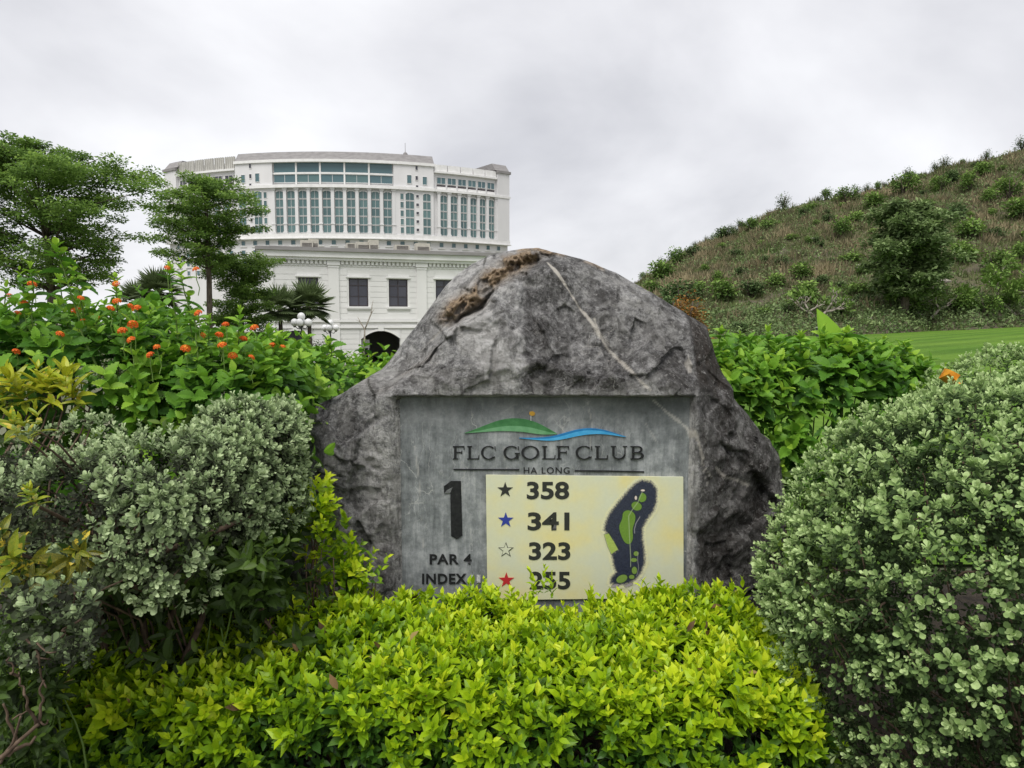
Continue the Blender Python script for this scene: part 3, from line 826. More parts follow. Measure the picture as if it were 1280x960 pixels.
# emblem: green hill, blue wave, small golden flag
def curve_band(top, bot, n=26):
    tx = np.array(top, float); bx_ = np.array(bot, float)
    xs = np.linspace(tx[0, 0], tx[-1, 0], n)
    def sm(p):
        y = np.interp(xs, p[:, 0], p[:, 1])
        for _ in range(3):
            y[1:-1] = 0.25 * y[:-2] + 0.5 * y[1:-1] + 0.25 * y[2:]
        return y
    a, b2 = sm(tx), sm(bx_)
    return [[(xs[i], a[i]), (xs[i + 1], a[i + 1]), (xs[i + 1], b2[i + 1] + .05), (xs[i], b2[i] + .05)] for i in range(n - 1)]
def grad_mat(name, a, b2): return noise_mat(name, [(0.35, a), (0.65, b2)], 30, 0.55)
M['em_green'] = grad_mat('emblem_green', (0.035, 0.14, 0.045), (0.06, 0.20, 0.07)); M['em_green2'] = grad_mat('emblem_pale_green', (0.09, 0.26, 0.11), (0.15, 0.34, 0.17))
M['em_blue'] = grad_mat('emblem_blue', (0.01, 0.14, 0.35), (0.02, 0.20, 0.45)); M['em_blue2'] = grad_mat('emblem_pale_blue', (0.04, 0.30, 0.58), (0.08, 0.38, 0.66)); M['em_gold'] = grad_mat('emblem_gold', (0.42, 0.24, 0.03), (0.55, 0.33, 0.05))
gt = [(581, 541), (600, 534), (620, 526), (636, 522.5), (655, 523), (670, 527), (683, 534), (696, 541.5)]
gm = [(581, 541), (600, 538), (620, 533.5), (640, 531.5), (660, 533), (676, 537), (686, 540), (696, 541.5)]
gb = [(581, 541.2), (600, 540), (620, 538.5), (640, 538.5), (660, 540), (672, 542.5), (684, 543), (696, 542)]
hillm = slab2(curve_band(gt, gm), YL, YP + .002).build('hill_emblem', M['em_green'], sign, shift=SO)
slab2(curve_band(gm, gb), YL, YP + .002).build('pale_band', M['em_green2'], hillm, shift=SO)
bt = [(649, 547), (670, 547), (690, 545.5), (705, 541), (722, 536), (738, 534.5), (755, 536.5), (768, 541), (782, 545.5)]
bm = [(649, 547.2), (670, 548), (690, 548), (705, 544), (722, 538.5), (738, 536.8), (755, 538.5), (768, 542), (782, 545.6)]
bb = [(649, 547.4), (670, 549.5), (690, 551), (705, 548.5), (722, 544.5), (738, 542), (755, 542), (768, 543.8), (782, 545.9)]
wav = slab2(curve_band(bt, bm), YL - .0006, YP + .002).build('wave_emblem', M['em_blue'], sign, shift=SO)
slab2(curve_band(bm, bb), YL - .0006, YP + .002).build('pale_band', M['em_blue2'], wav, shift=SO)
slab2([[(662, 514.5), (666, 513.8), (669, 516), (668, 519), (664, 519.8), (661.5, 517.5)]], YL, YP + .002).build('flag_emblem', M['em_gold'], sign, shift=SO)
slab2([[(663, 519.5), (664.2, 519.5), (664.2, 529), (663, 529)], [(660.5, 528.2), (667, 529), (667, 530.2), (660.5, 529.4)]], YL - .0008, YP + .002).build('flagpole_emblem', M['white_paint'], sign, shift=SO)

# the printed board: colours of the print live on a fine sheet
YB = YP - 0.012
board = slab2([[(607.5, 593), (853, 595.5), (853.5, 745.5), (609.5, 748.5)]], YB, YP + 0.003).build('map_board', None, sign, shift=SO)
m, t, b = new_mat('cream_print')
n1 = tex(t, 5, 3).outputs['Fac']; n2 = tex(t, 90, 3).outputs['Fac']
c = ramp(t, [(0.40, (0.66, 0.68, 0.50)), (0.52, (0.70, 0.69, 0.44)), (0.66, (0.76, 0.69, 0.33))]); t.links.new(n1, c.inputs[0])
t.links.new(mix_(t, 0.10, c.outputs[0], n2, 'MULTIPLY'), b.inputs['Base Color'])
b.inputs['Roughness'].default_value = 0.45
M['cream'] = m
board.data.materials.append(m)
def cz(lst): return [(730 + a / 6.0, 590 + b2 / 6.0) for a, b2 in lst]
gx_ = np.linspace(748, 826, 170); gy_ = np.linspace(594.5, 744, 300)
GX2, GY2 = np.meshgrid(gx_, gy_); PG = np.stack([GX2.ravel(), GY2.ravel()], -1)
def inside(P, poly):
    x, y = P[:, 0], P[:, 1]; c_ = np.zeros(len(P), bool); k = len(poly)
    for i in range(k):
        (x1, y1), (x2, y2) = poly[i], poly[(i + 1) % k]
        cond = ((y1 > y) != (y2 > y))
        xi = (x2 - x1) * (y - y1) / (y2 - y1 + 1e-12) + x1
        c_ ^= cond & (x < xi)
    return c_
def sdf(P, poly):
    d_, _ = seg_dist(P, poly, True)
    return np.where(inside(P, poly), -d_, d_)
rough_ = cz([(430, 68), (500, 78), (538, 130), (538, 220), (515, 290), (462, 360), (432, 420), (432, 500), (446, 600), (450, 680), (422, 750), (385, 800), (330, 832), (250, 842), (205, 828), (212, 795), (250, 752), (230, 700), (216, 620), (255, 585), (225, 520), (180, 462), (158, 430), (172, 370), (200, 310), (270, 220), (340, 140), (385, 95)])
ng = np.array([noise.fractal(Vector((a * .5, b2 * .5, 0)), 0.7, 2.0, 4) for a, b2 in PG]); ng2 = rng.normal(0, 1, len(PG))
s_ = sdf(PG, rough_) + 1.3 * ng + 0.5 * ng2
al = 1 - smooth((s_ + 1.0) / 4.5)
halo = 1 - smooth((s_ - 0.5) / 4.0)
crm = np.array((0.70, 0.69, 0.44)); C = np.repeat(crm[None], len(PG), 0) * (1 + 0.10 * ng[:, None] * np.array((1, .5, -1)))
C = C * (1 - 0.35 * halo[:, None]) + np.array((0.30, 0.24, 0.30)) * 0.35 * halo[:, None]
navy = np.array((0.026, 0.031, 0.055)) * (1 + 0.45 * ng2[:, None].clip(-1, 2)) + 0.01 * ng[:, None]
C = C * (1 - al[:, None]) + navy.clip(0.005) * al[:, None]
def chaikin(poly, n=2):
    for _ in range(n):
        q_ = []
        for i in range(len(poly)):
            a, b2 = np.array(poly[i]), np.array(poly[(i + 1) % len(poly)])
            q_ += [tuple(a * .75 + b2 * .25), tuple(a * .25 + b2 * .75)]
        poly = q_
    return poly
def blob(poly, col, edge_=0.5, vary=0.15):
    global C
    if edge_ < 1: poly = chaikin(poly)
    s2 = sdf(PG, poly); a2 = (1 - smooth((s2 + edge_ / 2) / edge_))[:, None]
    ring = (np.exp(-((s2 - 0.5) / 0.45) ** 2) * 0.8)[:, None]
    C = C * (1 - ring) + np.array((0.012, 0.02, 0.02)) * ring
    C = C * (1 - a2) + np.array(col) * (1 + vary * ng[:, None]) * a2
def ell(cx, cy, rx, ry, an=0): return cz([(cx + rx * math.cos(k) * math.cos(R(an)) - ry * math.sin(k) * math.sin(R(an)), cy + rx * math.cos(k) * math.sin(R(an)) + ry * math.sin(k) * math.cos(R(an))) for k in np.linspace(0, 2 * math.pi, 18)[:-1]])
G1 = (0.14, 0.26, 0.035)
blob(cz([(320, 285), (360, 292), (387, 325), (383, 370), (362, 430), (370, 500), (345, 545), (305, 532), (275, 470), (260, 405), (288, 355), (290, 305)]), G1)
blob(cz([(358, 232), (395, 218), (436, 248), (428, 284), (385, 292), (355, 262)]), G1)
blob(cz([(432, 150), (468, 172), (466, 215), (425, 230), (405, 205)]), (0.15, 0.28, 0.04))
blob(cz([(153, 470), (185, 462), (222, 520), (255, 580), (205, 615), (180, 560)]), (0.36, 0.47, 0.10), 1.0)
for e_ in ((391, 612, 19, 18), (374, 660, 24, 15), (378, 738, 20, 28), (358, 787, 21, 16), (284, 801, 44, 28, -25)): blob(ell(*e_), (0.19, 0.30, 0.06))
for e_ in ((389, 194, 9, 15), (441, 138, 16, 7)): blob(ell(*e_), (0.72, 0.62, 0.55))
for e_ in ((235, 852, 26, 10, -15), (335, 848, 30, 9, -20)): blob(ell(*e_), (0.34, 0.30, 0.34), 2.0)
for ln_, wd, cc in ((cz([(436, 152), (405, 225), (358, 290), (335, 330), (340, 450), (345, 545), (350, 640), (350, 710)]), 0.45, (0.42, 0.50, 0.30)), (cz([(420, 335), (390, 385), (378, 430), (380, 460)]), 0.35, (0.5, 0.5, 0.5)), (cz([(405, 600), (402, 660), (410, 720), (395, 780)]), 0.3, (0.4, 0.4, 0.4))):
    d_, _ = seg_dist(PG, ln_); a2 = (0.75 * np.exp(-(d_ / wd) ** 2))[:, None]; C = C * (1 - a2) + np.array(cc) * a2
Vm = np.array([at(a, b2, YB - 0.0012) for a, b2 in PG]) - SO
gi = np.arange(len(PG)).reshape(len(gy_), len(gx_))
QM = np.stack([gi[:-1, :-1], gi[1:, :-1], gi[1:, 1:], gi[:-1, 1:]], -1).reshape(-1, 4)
# drop the cream margin so that the print has the hole's own outline
keep = (s_ < 5.0)[QM].any(1) | (sdf(PG, cz([(140, 455), (190, 450), (270, 585), (195, 630)])) < 0)[QM].any(1)
QM = QM[keep]
used = np.unique(QM); remap = np.zeros(len(PG), int); remap[used] = np.arange(len(used))
mem = fast_mesh('hole_map', Vm[used], remap[QM].ravel(), np.arange(len(QM)) * 4, np.full(len(QM), 4))
ca = mem.color_attributes.new('ink', 'FLOAT_COLOR', 'POINT')
ca.data.foreach_set('color', np.concatenate([C[used].clip(0, 1), np.ones((len(used), 1))], 1).astype(np.float32).ravel())
m, t, b = new_mat('map_print')
a = t.nodes.new('ShaderNodeAttribute'); a.attribute_name = 'ink'
t.links.new(a.outputs['Color'], b.inputs['Base Color']); b.inputs['Roughness'].default_value = 0.45
# cream where there is no ink: same paper as the board
obj('hole_map', mem, m, board)
for body, x0, y0, x1, y1 in (('358', 658.5, 602, 711.5, 624.3), ('341', 659.5, 640.3, 711.8, 663.2), ('323', 661, 677.6, 713, 700.2), ('255', 662, 714.4, 713, 736.8)):
    text_part(body, x0, y0, x1, y1, M['print_black'], 'distance_number', YB - 0.002, bold=0.03, parent=board)
def star(cx, cy, r_, ri=0.40):
    return [(cx + (r_ if k % 2 == 0 else r_ * ri) * math.sin(k * math.pi / 5), cy - (r_ if k % 2 == 0 else r_ * ri) * math.cos(k * math.pi / 5)) for k in range(10)]
for (cx, cy, m_, lb) in ((631.5, 612.2, M['print_black'], 'black star'), (632.2, 650, M['blue_print'], 'blue star'), (632.5, 687.3, M['print_black'], 'white star with thin black outline'), (633, 725, M['red_print'], 'red star')):
    so = slab2([star(cx, cy, 10)], YB - 0.002, YB + 0.001).build('star', m_, board, shift=SO)
    so['label'] = lb
    if 'white' in lb:
        slab2([star(cx - .2, cy - .1, 8.0)], YB - 0.003, YB).build('star_fill', M['cream'], board, shift=SO)

# ------------------------------------------------------------------ hotel: a tall curved slab far behind
HD, HR, HPX = 270.0, 110.0, 419.0
_h0 = at(HPX, 402, HD)
_hb = -0.053                                                     # turn of its middle
HC = np.array((_h0[0] + HR * math.sin(_hb), _h0[1] + HR * math.cos(_hb)))                            # centre of the arc
def hp(phi, z, out=0.0):
    """point on the facade: phi along the arc, out = metres in front of the wall"""
    a = phi - 0.0
    r_ = HR + out
    dx, dy = r_ * math.sin(a), -r_ * math.cos(a)
    c_, s2 = math.cos(-_hb), math.sin(-_hb)
    return np.array((HC[0] + dx * c_ - dy * s2, HC[1] + dx * s2 + dy * c_, z))
_ph = np.linspace(-0.75, 0.75, 601)
_px = np.array([project([hp(p_, 20, 0)])[0][0] for p_ in _ph])
def ph(px): return float(np.interp(px, _px, _ph))
def hz(px, py): return at(px, py, hp(ph(px), 0)[1])[2]
hbase = np.array((*hp(0, 0)[:2], -2.4))
hotel = empty('hotel', hbase, 'tall white curved hotel with teal windows and grey mansard roof', 'hotel')
def arc_block(p0, p1, z0, z1, o0, o1, o0t=None, o1t=None, step=0.02):
    """curved block between angles p0, p1; o0 back, o1 front (t: at the top)"""
    o0t = o0 if o0t is None else o0t; o1t = o1 if o1t is None else o1t
    n = max(1, int(math.ceil((p1 - p0) / step)))
    V, F = [], []
    for k in range(n + 1):
        p_ = p0 + (p1 - p0) * k / n
        V += [hp(p_, z0, o0), hp(p_, z0, o1), hp(p_, z1, o1t), hp(p_, z1, o0t)]
    for k in range(n):
        a = k * 4
        F += [(a, a + 4, a + 5, a + 1), (a + 1, a + 5, a + 6, a + 2), (a + 2, a + 6, a + 7, a + 3), (a + 3, a + 7, a + 4, a)]
    F += [(0, 1, 2, 3), (n * 4 + 3, n * 4 + 2, n * 4 + 1, n * 4)]
    return V, F
def hpart(name, m_, blocks, parent=None):
    mb = MB()
    for bl in blocks: mb.add(*arc_block(*bl))
    return mb.build(name, m_, parent or hotel, shift=hbase)
PC = ph(493) ; PFL = ph(542); PW = ph(620); PE = ph(634.5)     # half-angles: centre, flank, wing, end pier
_L0 = (PC + ph(345.5)) / 2; PC -= _L0
_bR = [0.0, PC, PFL - _L0, PW - _L0, PE - _L0, PE - _L0 + 0.05]; _bL = [0.0, PC, _L0 - ph(300.5), _L0 - ph(228), _L0 - ph(214), _L0 - ph(214) + 0.05]
PFL -= _L0; PW -= _L0; PE -= _L0
_hp0 = hp
def hp(phi, z, out=0.0):
    """phi counts from the middle of the centre block; the far arm is the longer one"""
    if phi < 0: phi = -float(np.interp(-phi, _bR, _bL))
    return _hp0(phi + _L0, z, out)
_ph0 = ph
def ph(px):
    p_ = _ph0(px) - _L0
    return p_ if p_ >= 0 else -float(np.interp(-p_, _bL, _bR))
z_roof = hz(419, 188.5); z_eave = hz(419, 201.0)
z_a0, z_a1 = hz(419, 216.0), hz(419, 202.3)                     # tall glazing of the top floors
z_b0, z_b1 = hz(419, 228.5), hz(419, 218.0)
z_cap = hz(419, 234.5)                                          # top of the colonnade
z_col = hz(419, 292.0)                                          # foot of the colonnade
z_led = hz(419, 297.5)
zw_eave = hz(600, 220.5); zw_roof = hz(560, 205.0); zw_a1, zw_a0 = hz(580, 224.5), hz(580, 237.0)
z_s1, z_s0 = hz(419, 299.5), hz(419, 306.5)
ZG = -2.4
# walls
hpart('wall', M['hotel_wall'], [(-PE, PE, ZG, z_col, -16, 0)])
hpart('centre_wall', M['hotel_wall'], [(-PFL, PFL, z_col, z_eave, -15.5, 0.0)])
for s_ in (-1, 1):
    a, b2 = sorted((s_ * (PFL + 0.0005), s_ * PW))
    hpart('wing_wall', M['hotel_wall'], [(a, b2, z_col, zw_eave, -15, -0.05)])
    a, b2 = sorted((s_ * PC, s_ * PFL))
    hpart('flank_wall', M['hotel_wall'], [(a, b2, z_col, z_cap, 0.0, 0.9), (a, b2, z_cap, z_eave, 0.0, 1.3)])
    a, b2 = sorted((s_ * (PW + 0.0004), s_ * PE))
    zt_ = hz(628, 218)
    hpart('end_pier', M['hotel_wall'], [(a, b2, z_col, zt_, -15, 1.2)])
    cap_ = hpart('pier_roof', M['roof'], [(a - 0.004, b2 + 0.004, zt_, zt_ + 1.0, -15.3, 1.7), (a - 0.01 if s_ > 0 else a, b2 if s_ > 0 else b2 + 0.01, zt_ + 1.0, zt_ + 3.9, -14, 1.2, -13, -1.2)])
# ledges and cornices
hpart('cornice', M['trim'], [(-PE - 0.006, PE + 0.006, z_led - 0.35, z_led, 0, 1.7), (-PE - 0.003, PE + 0.003, z_led, z_col - 0.05, 0, 1.3)])
hpart('cornice', M['trim'], [(-PFL - 0.002, PFL + 0.002, z_cap - 0.2, z_cap + 0.9, 0, 1.9)])
hpart('cornice', M['trim'], [(-PFL - 0.002, PFL + 0.002, z_eave - 0.7, z_eave + 0.3, 0, 1.9)])
for s_ in (-1, 1):
    a, b2 = sorted((s_ * (PFL + 0.003), s_ * (PE + 0.003)))
    zc = hz(590, 243.0)
    hpart('cornice', M['trim'], [(a, b2, zc - 0.3, zc + 0.6, -0.04, 1.5)])
    a, b2 = sorted((s_ * (PFL + 0.003), s_ * (PW - 0.001)))
    hpart('cornice', M['trim'], [(a, b2, zw_eave - 0.5, zw_eave + 0.2, -0.04, 1.2)])
    hpart('roof', M['roof'], [(a, b2, zw_eave + 0.2, zw_roof, -14, -0.5, -14, -3.0)])
    # louvred parapet in front of the wing roof
    fins = []
    nb = 5 if s_ > 0 else 6
    for k in range(nb):
        q0 = a + (b2 - a) * (k + 0.04) / nb; q1 = a + (b2 - a) * (k + 0.96) / nb
        if s_ > 0:
            hpart('parapet_panel', M['trim'], [(q0, q1, zw_eave + 0.2, zw_eave + 2.6, 0.2, 0.7)])
        else:
            pn = hpart('parapet_panel', M['vent_fin'], [(q0, q1, zw_eave + 0.2, zw_eave + 4.7, 0.0, 0.25)])
            for j in range(5):
                u = q0 + (q1 - q0) * (j + 0.5) / 5
                hpart('fin', M['vent_fin'], [(u - 0.0012, u + 0.0012, zw_eave + 0.2, zw_eave + 4.8, 0.25, 0.5)], pn)
hpart('roof', M['roof'], [(-PFL - 0.002, PFL + 0.002, z_eave + 0.3, z_roof, -15.8, 1.2, -14, -1.2)])
mb = MB(); p_ = hp(ph(510), z_roof, -3); mb.lathe(p_, [(0.9, -0.2), (0.9, 0.6), (0.5, 1.1), (0.1, 1.3), (0.08, 4.6), (0.02, 4.7)], 8); mb.build('roof_mast', M['roof'], hotel, shift=hbase)

# windows: a white frame and a glass pane each, bent to its place on the arc
_wcache = {}
def window(pc, z0, z1, wd, out, glass_, arched=False, cols=2, frame_=0.12, parent=None):
    key = (round(wd, 2), round(z1 - z0, 2), arched, cols, glass_)
    if key not in _wcache:
        h = z1 - z0
        fr = MB()
        fr.box((-wd / 2, -0.10, 0), (wd / 2, 0.12, frame_ * 1.3)).box((-wd / 2, -0.10, h - frame_), (wd / 2, 0.12, h))
        for k in range(cols + 1):
            x = -wd / 2 + wd * k / cols; hw = frame_ * (0.5 if 0 < k < cols else 0.5)
            fr.box((max(x - hw, -wd / 2 - 0.02), -0.11, 0.003), (min(x + hw, wd / 2 + 0.02), 0.10, h - 0.003))
        if arched:
            n = 8; V = []; Fa = []
            for k in range(n + 1):
                u = -1 + 2 * k / n
                V += [(u * wd / 2, -0.14, h - 0.55 * u * u - 0.02), (u * wd / 2, -0.14, h + 0.1), (u * wd / 2, 0.05, h - 0.55 * u * u - 0.02), (u * wd / 2, 0.05, h + 0.1)]
            for k in range(n):
                a_ = 4 * k
                Fa += [(a_, a_ + 4, a_ + 5, a_ + 1), (a_ + 2, a_ + 6, a_ + 4, a_)]
            fr.add(V, Fa)
        _wcache[key] = (mesh('window', fr.V, fr.F), mesh('pane', [(-wd / 2, 0.03, 0), (wd / 2, 0.03, 0), (wd / 2, 0.03, h), (-wd / 2, 0.03, h), (-wd / 2, 0.10, 0), (wd / 2, 0.10, 0), (wd / 2, 0.10, h), (-wd / 2, 0.10, h)], [(0, 1, 2, 3), (7, 6, 5, 4), (0, 4, 5, 1), (3, 2, 6, 7), (1, 5, 6, 2), (0, 3, 7, 4)]))
        _wcache[key][0].materials.append(M['trim']); _wcache[key][1].materials.append(M[glass_])
    fm, pm = _wcache[key]
    o = bpy.data.objects.new('window', fm); link(o, parent or hotel)
    o.location = hp(pc, z0, out) - hbase
    o.rotation_euler = (0, 0, (pc if pc >= 0 else -float(np.interp(-pc, _bR, _bL))) + _L0 - _hb)
    g = bpy.data.objects.new('pane', pm); link(g, o)
    return o

def colonnade(cs, w_, z0, z1, outw, pil_edges, pil_w, top_cap):
    nf = 5; fh = (z1 - z0) / nf
    for c_ in cs:
        for k in range(nf):
            window(c_, z0 + k * fh + 0.12, z0 + (k + 1) * fh - 0.12, w_, outw, 'teal', arched=(k == nf - 1), cols=2, frame_=0.09)
    for e_ in pil_edges:
        hw = pil_w / HR / 2
        hpart('pilaster', M['hotel_wall'], [(e_ - hw, e_ + hw, z_col, top_cap, outw - 0.1, outw + 0.75), (e_ - hw * 1.5, e_ + hw * 1.5, top_cap - 0.9, top_cap - 0.2, outw, outw + 1.0), (e_ - hw * 1.4, e_ + hw * 1.4, z_col, z_col + 0.7, outw, outw + 0.95), (e_ - hw * 1.35, e_ + hw * 1.35, z_col + 3.3, z_col + 3.7, outw, outw + 0.95)])
wpx = 11.0 * HD / FPX
cen = np.linspace(-PC, PC, 11); cc = (cen[:-1] + cen[1:]) / 2
zc0, zc1 = z_col + 0.15, hz(419, 238.0)
colonnade(cc, 0.68 * (cen[1] - cen[0]) * HR, zc0, zc1, 0.25, cen, 1.15, z_cap)
wc = np.linspace(PFL - 0.018, PW - 0.003, 8); wcc = (wc[:-1] + wc[1:]) / 2
zw1 = hz(580, 246.0)
for s_ in (-1, 1):
    colonnade([s_ * v for v in wcc[1:]] , 0.66 * (wc[1] - wc[0]) * HR, zc0, zw1, 0.15, [s_ * v for v in wc[1:]], 1.1, hz(590, 243.0))
    # flank: one broad column, one slim column, a ladder of little windows
    for k in range(5):
        fh = (zc1 - zc0) / 5; z0 = zc0 + k * fh
        window(s_ * ph(512.8), z0 + 0.12, z0 + fh - 0.12, 3.2, 1.0, 'teal', arched=(k == 4), cols=2, frame_=0.09)
        window(s_ * ph(503.2), z0 + 0.25, z0 + fh - 0.45, 1.3, 1.0, 'teal', cols=1)
        window(s_ * ph(522.2), z0 + 1.1, z0 + 2.4, 1.1, 1.0, 'dark_glass', cols=1)
        if s_: window(s_ * ph(533.6), z0 + 0.12, z0 + fh - 0.12, 3.0, 1.0, 'teal', arched=(k == 4), cols=2, frame_=0.09)
    for px_, y0, y1, w_, g in ((512.2, 231, 220, 1.7, 'blue_glass'), (512.2, 237.5, 232.5, 1.7, 'teal'), (531, 231.5, 221, 1.7, 'blue_glass'), (531, 238, 233, 1.7, 'teal'), (521.2, 214, 207.8, 1.0, 'dark_glass'), (521.2, 226.5, 220.5, 1.0, 'dark_glass'), (521.6, 237.5, 232, 1.0, 'dark_glass')):
        zz0, zz1 = hz(521, y0), hz(521, y1)
        if zz0 < z_cap + 1.0 and px_ != 521.6: zz0 = max(zz0, z_cap + 1.0)
        if zz1 - zz0 > 0.7: window(s_ * ph(px_), zz0, zz1, w_, 1.4, g, cols=1)
    # wing attic with balconies below
    for k in range(6):
        c_ = s_ * (PFL + 0.010 + (PW - PFL - 0.014) * (k + 0.5) / 6)
        w_ = (PW - PFL - 0.014) / 6 * HR * 0.80
        window(c_, zw_a0 + 1.2, zw_a1, w_, 0.2, 'blue_glass' if s_ > 0 else 'dark_glass', cols=2)
        rl = hpart('balcony', M['trim'], [(c_ - w_ / HR / 2, c_ + w_ / HR / 2, zw_a0 - 0.9, zw_a0 + 0.2, 0.1, 0.6)])
        hpart('balcony_shade_strip', M['frame'], [(c_ - w_ / HR / 2, c_ + w_ / HR / 2, zw_a0 + 0.2, zw_a0 + 0.9, 0.05, 0.2)], rl)  # solid dark strip: shade of the balcony opening put into its colour
# tall glazing over the colonnade
big = [-PC + 2 * PC * k / 5 for k in range(6)]
for k in range(5):
    c_ = (big[k] + big[k + 1]) / 2; w_ = (big[k + 1] - big[k]) * HR - 0.5
    window(c_, z_a0, z_a1, w_, 0.3, 'blue_glass', cols=1)
    window(c_, z_b0, z_b1, w_, 0.3, 'teal' if k % 2 else 'blue_glass', cols=2)
    hpart('balcony', M['trim'], [(big[k] + 0.003, big[k + 1] - 0.003, z_b0 - 1.4, z_b0 - 0.75, 0.05, 0.9)])
hpart('transom', M['trim'], [(-PC, PC, z_b1 + 0.02, z_a0 - 0.02, 0.05, 0.7)])
for e_ in big[1:-1]:
    hpart('mullion', M['trim'], [(e_ - 0.0025, e_ + 0.0025, z_b0 - 0.6, z_a1, 0.05, 0.75)])
# the floor of small windows under the ledge, and two more below (seen past the trees)
for row, (ya, yb2) in enumerate(((306.3, 299.8), (318.0, 311.5), (330.0, 323.5), (342.0, 335.5))):
    z0, z1 = hz(419, ya), hz(419, yb2)
    n = 27
    for k in range(n):
        c_ = -PE + 0.02 + (2 * PE - 0.04) * (k + 0.5) / n
        if row and -0.42 < c_ / PE < 1.0: continue             # hidden behind the white pavilion
        window(c_, z0, z1, 1.7, 0.14, 'blue_glass', cols=1)
        hpart('window_sill', M['trim'], [(c_ - 0.013, c_ + 0.013, z0 - 0.5, z0 - 0.15, -0.05, 0.35)])

# ------------------------------------------------------------------ white pavilion in front of it
VK = math.tan(R(19.0)); VY0 = 67.0; VX0 = at(475, 402, 67.0)[0]
def vhit(px, py):
    d = ray(px, py)
    t_ = (VY0 - VK * VX0) / (d[1] - VK * d[0])
    return EYE + d * t_
VO = vhit(417.5, 402)
va = np.array((math.cos(R(19.0)), math.sin(R(19.0)), 0)); vn = np.array((math.sin(R(19.0)), -math.cos(R(19.0)), 0))
def va_of(px, py=402): return float((vhit(px, py) - VO) @ va)
def vz_of(px, py): return float(vhit(px, py)[2])
VG = float(ground_z(VO[0], VO[1])) - 0.05
vbase = np.array((VO[0], VO[1], VG))
villa = empty('pavilion', vbase, 'low white classical pavilion with dark windows standing before the tall hotel', 'building', rz=R(19.0))
def vbox(mb, a0, a1, z0, z1, d0, d1):
    """a along the front, d metres proud of the wall face (negative = behind)"""
    return mb.box((a0, -d1, z0 - VG), (a1, -d0, z1 - VG))
def vpart(name, m_, boxes, parent=None):
    mb = MB()
    for bx2 in boxes: vbox(mb, *bx2)
    return mb.build(name, m_, parent or villa)
A0, A1 = va_of(332), va_of(650)
z_cor1, z_cor0 = vz_of(460, 316.5), vz_of(460, 327.0)
z_band1, z_band0 = vz_of(460, 399.5), vz_of(460, 402.5); z_band2 = vz_of(460, 409.0)
wz1, wz0 = vz_of(449, 348.0), vz_of(449, 383.0)
WINS = [(va_of(336), va_of(347.5)), (va_of(373.8), va_of(399)), (va_of(436.8), va_of(461)), (va_of(486.6), va_of(510.2)), (va_of(545), va_of(567)), (va_of(592), va_of(613))]
WINS[0] = (WINS[1][0] - (WINS[2][0] - WINS[1][0]) * 1.0 + 0.0, WINS[1][1] - (WINS[2][0] - WINS[1][0]) * 1.0)
WINS = [w_ for w_ in WINS if w_[0] > A0 + 0.5]
DOORS = [(va_of(348), va_of(390), vz_of(370, 413.0)), (va_of(451), va_of(500), vz_of(475, 413.5))]
PIL = [va_of(336.5), va_of(418), va_of(527.3), va_of(632)]
PW2 = (va_of(424.5) - va_of(411.5))
openings = [(a, b2, wz0, wz1) for a, b2 in WINS] + [(a, b2, VG, z_) for a, b2, z_ in DOORS]
def facade(a0, a1, z0, z1, d0, d1, name):
    """wall with real openings, as blocks round the holes, one mesh"""
    xs = sorted({a0, a1, *[v for o_ in openings for v in o_[:2] if a0 < v < a1]}); zs = sorted({z0, z1, *[v for o_ in openings for v in o_[2:] if z0 < v < z1]})
    bl = []
    for i in range(len(xs) - 1):
        for j in range(len(zs) - 1):
            cx, cz_ = (xs[i] + xs[i + 1]) / 2, (zs[j] + zs[j + 1]) / 2
            if any(o_[0] < cx < o_[1] and o_[2] < cz_ < o_[3] for o_ in openings): continue
            bl.append((xs[i], xs[i + 1], zs[j], zs[j + 1], d0, d1))
    return vpart(name, M['white_wall'], bl)
facade(A0, A1, VG, z_cor0, -0.45, 0.0, 'wall')
vpart('side_wall', M['white_wall'], [(A0, A0 + 0.4, VG, z_cor0, -14, -0.46)]); vpart('side_wall', M['white_wall'], [(A1 - 0.4, A1, VG, z_cor0, -14, -0.46)]); vpart('rear_wall', M['white_wall'], [(A0, A1, VG, z_cor0, -14.4, -14.01)])
vpart('floor_slab', M['black'], [(A0 + 0.4, A1 - 0.4, VG + 3.6, VG + 3.9, -13.9, -0.6)])
# stone courses, proud of the wall with open joints
zc_, i_ = VG + 0.05, 0
CH = (z_band0 - VG - 0.2) / 8
levels = [(VG + 0.05 + k * CH, VG + 0.05 + (k + 1) * CH - 0.035) for k in range(8)]
CH2 = (z_cor0 - 0.75 - z_band1 - 0.1) / 9
levels += [(z_band1 + 0.08 + k * CH2, z_band1 + 0.08 + (k + 1) * CH2 - 0.035) for k in range(9)]
for z0, z1 in levels:
    cuts = [(p - PW2 / 2, p + PW2 / 2) for p in PIL]
    for a, b2, o0, o1 in openings:
        if o0 - 0.30 < z1 and o1 + 0.40 > z0: cuts.append((a - 0.16, b2 + 0.16))
    cuts.sort(); cur = A0
    for c0, c1 in cuts + [(A1, A1)]:
        if c0 - cur > 0.3: vpart('stone_course', M['white_wall'], [(cur, c0, z0, z1, 0.0, 0.045)])
        cur = max(cur, c1)
for p in PIL:
    pl = vpart('pilaster', M['white_wall'], [(p - PW2 / 2, p + PW2 / 2, VG, z_cor0 - 0.02, 0.0, 0.16)])
    vpart('capital', M['trim'], [(p - PW2 * 0.62, p + PW2 * 0.62, z_cor0 - 0.40, z_cor0 - 0.03, 0.005, 0.26), (p - PW2 * 0.54, p + PW2 * 0.54, z_cor0 - 0.62, z_cor0 - 0.52, 0.006, 0.21)], pl)
    vpart('plinth', M['trim'], [(p - PW2 * 0.6, p + PW2 * 0.6, VG + 0.01, VG + 0.7, 0.007, 0.30)], pl)
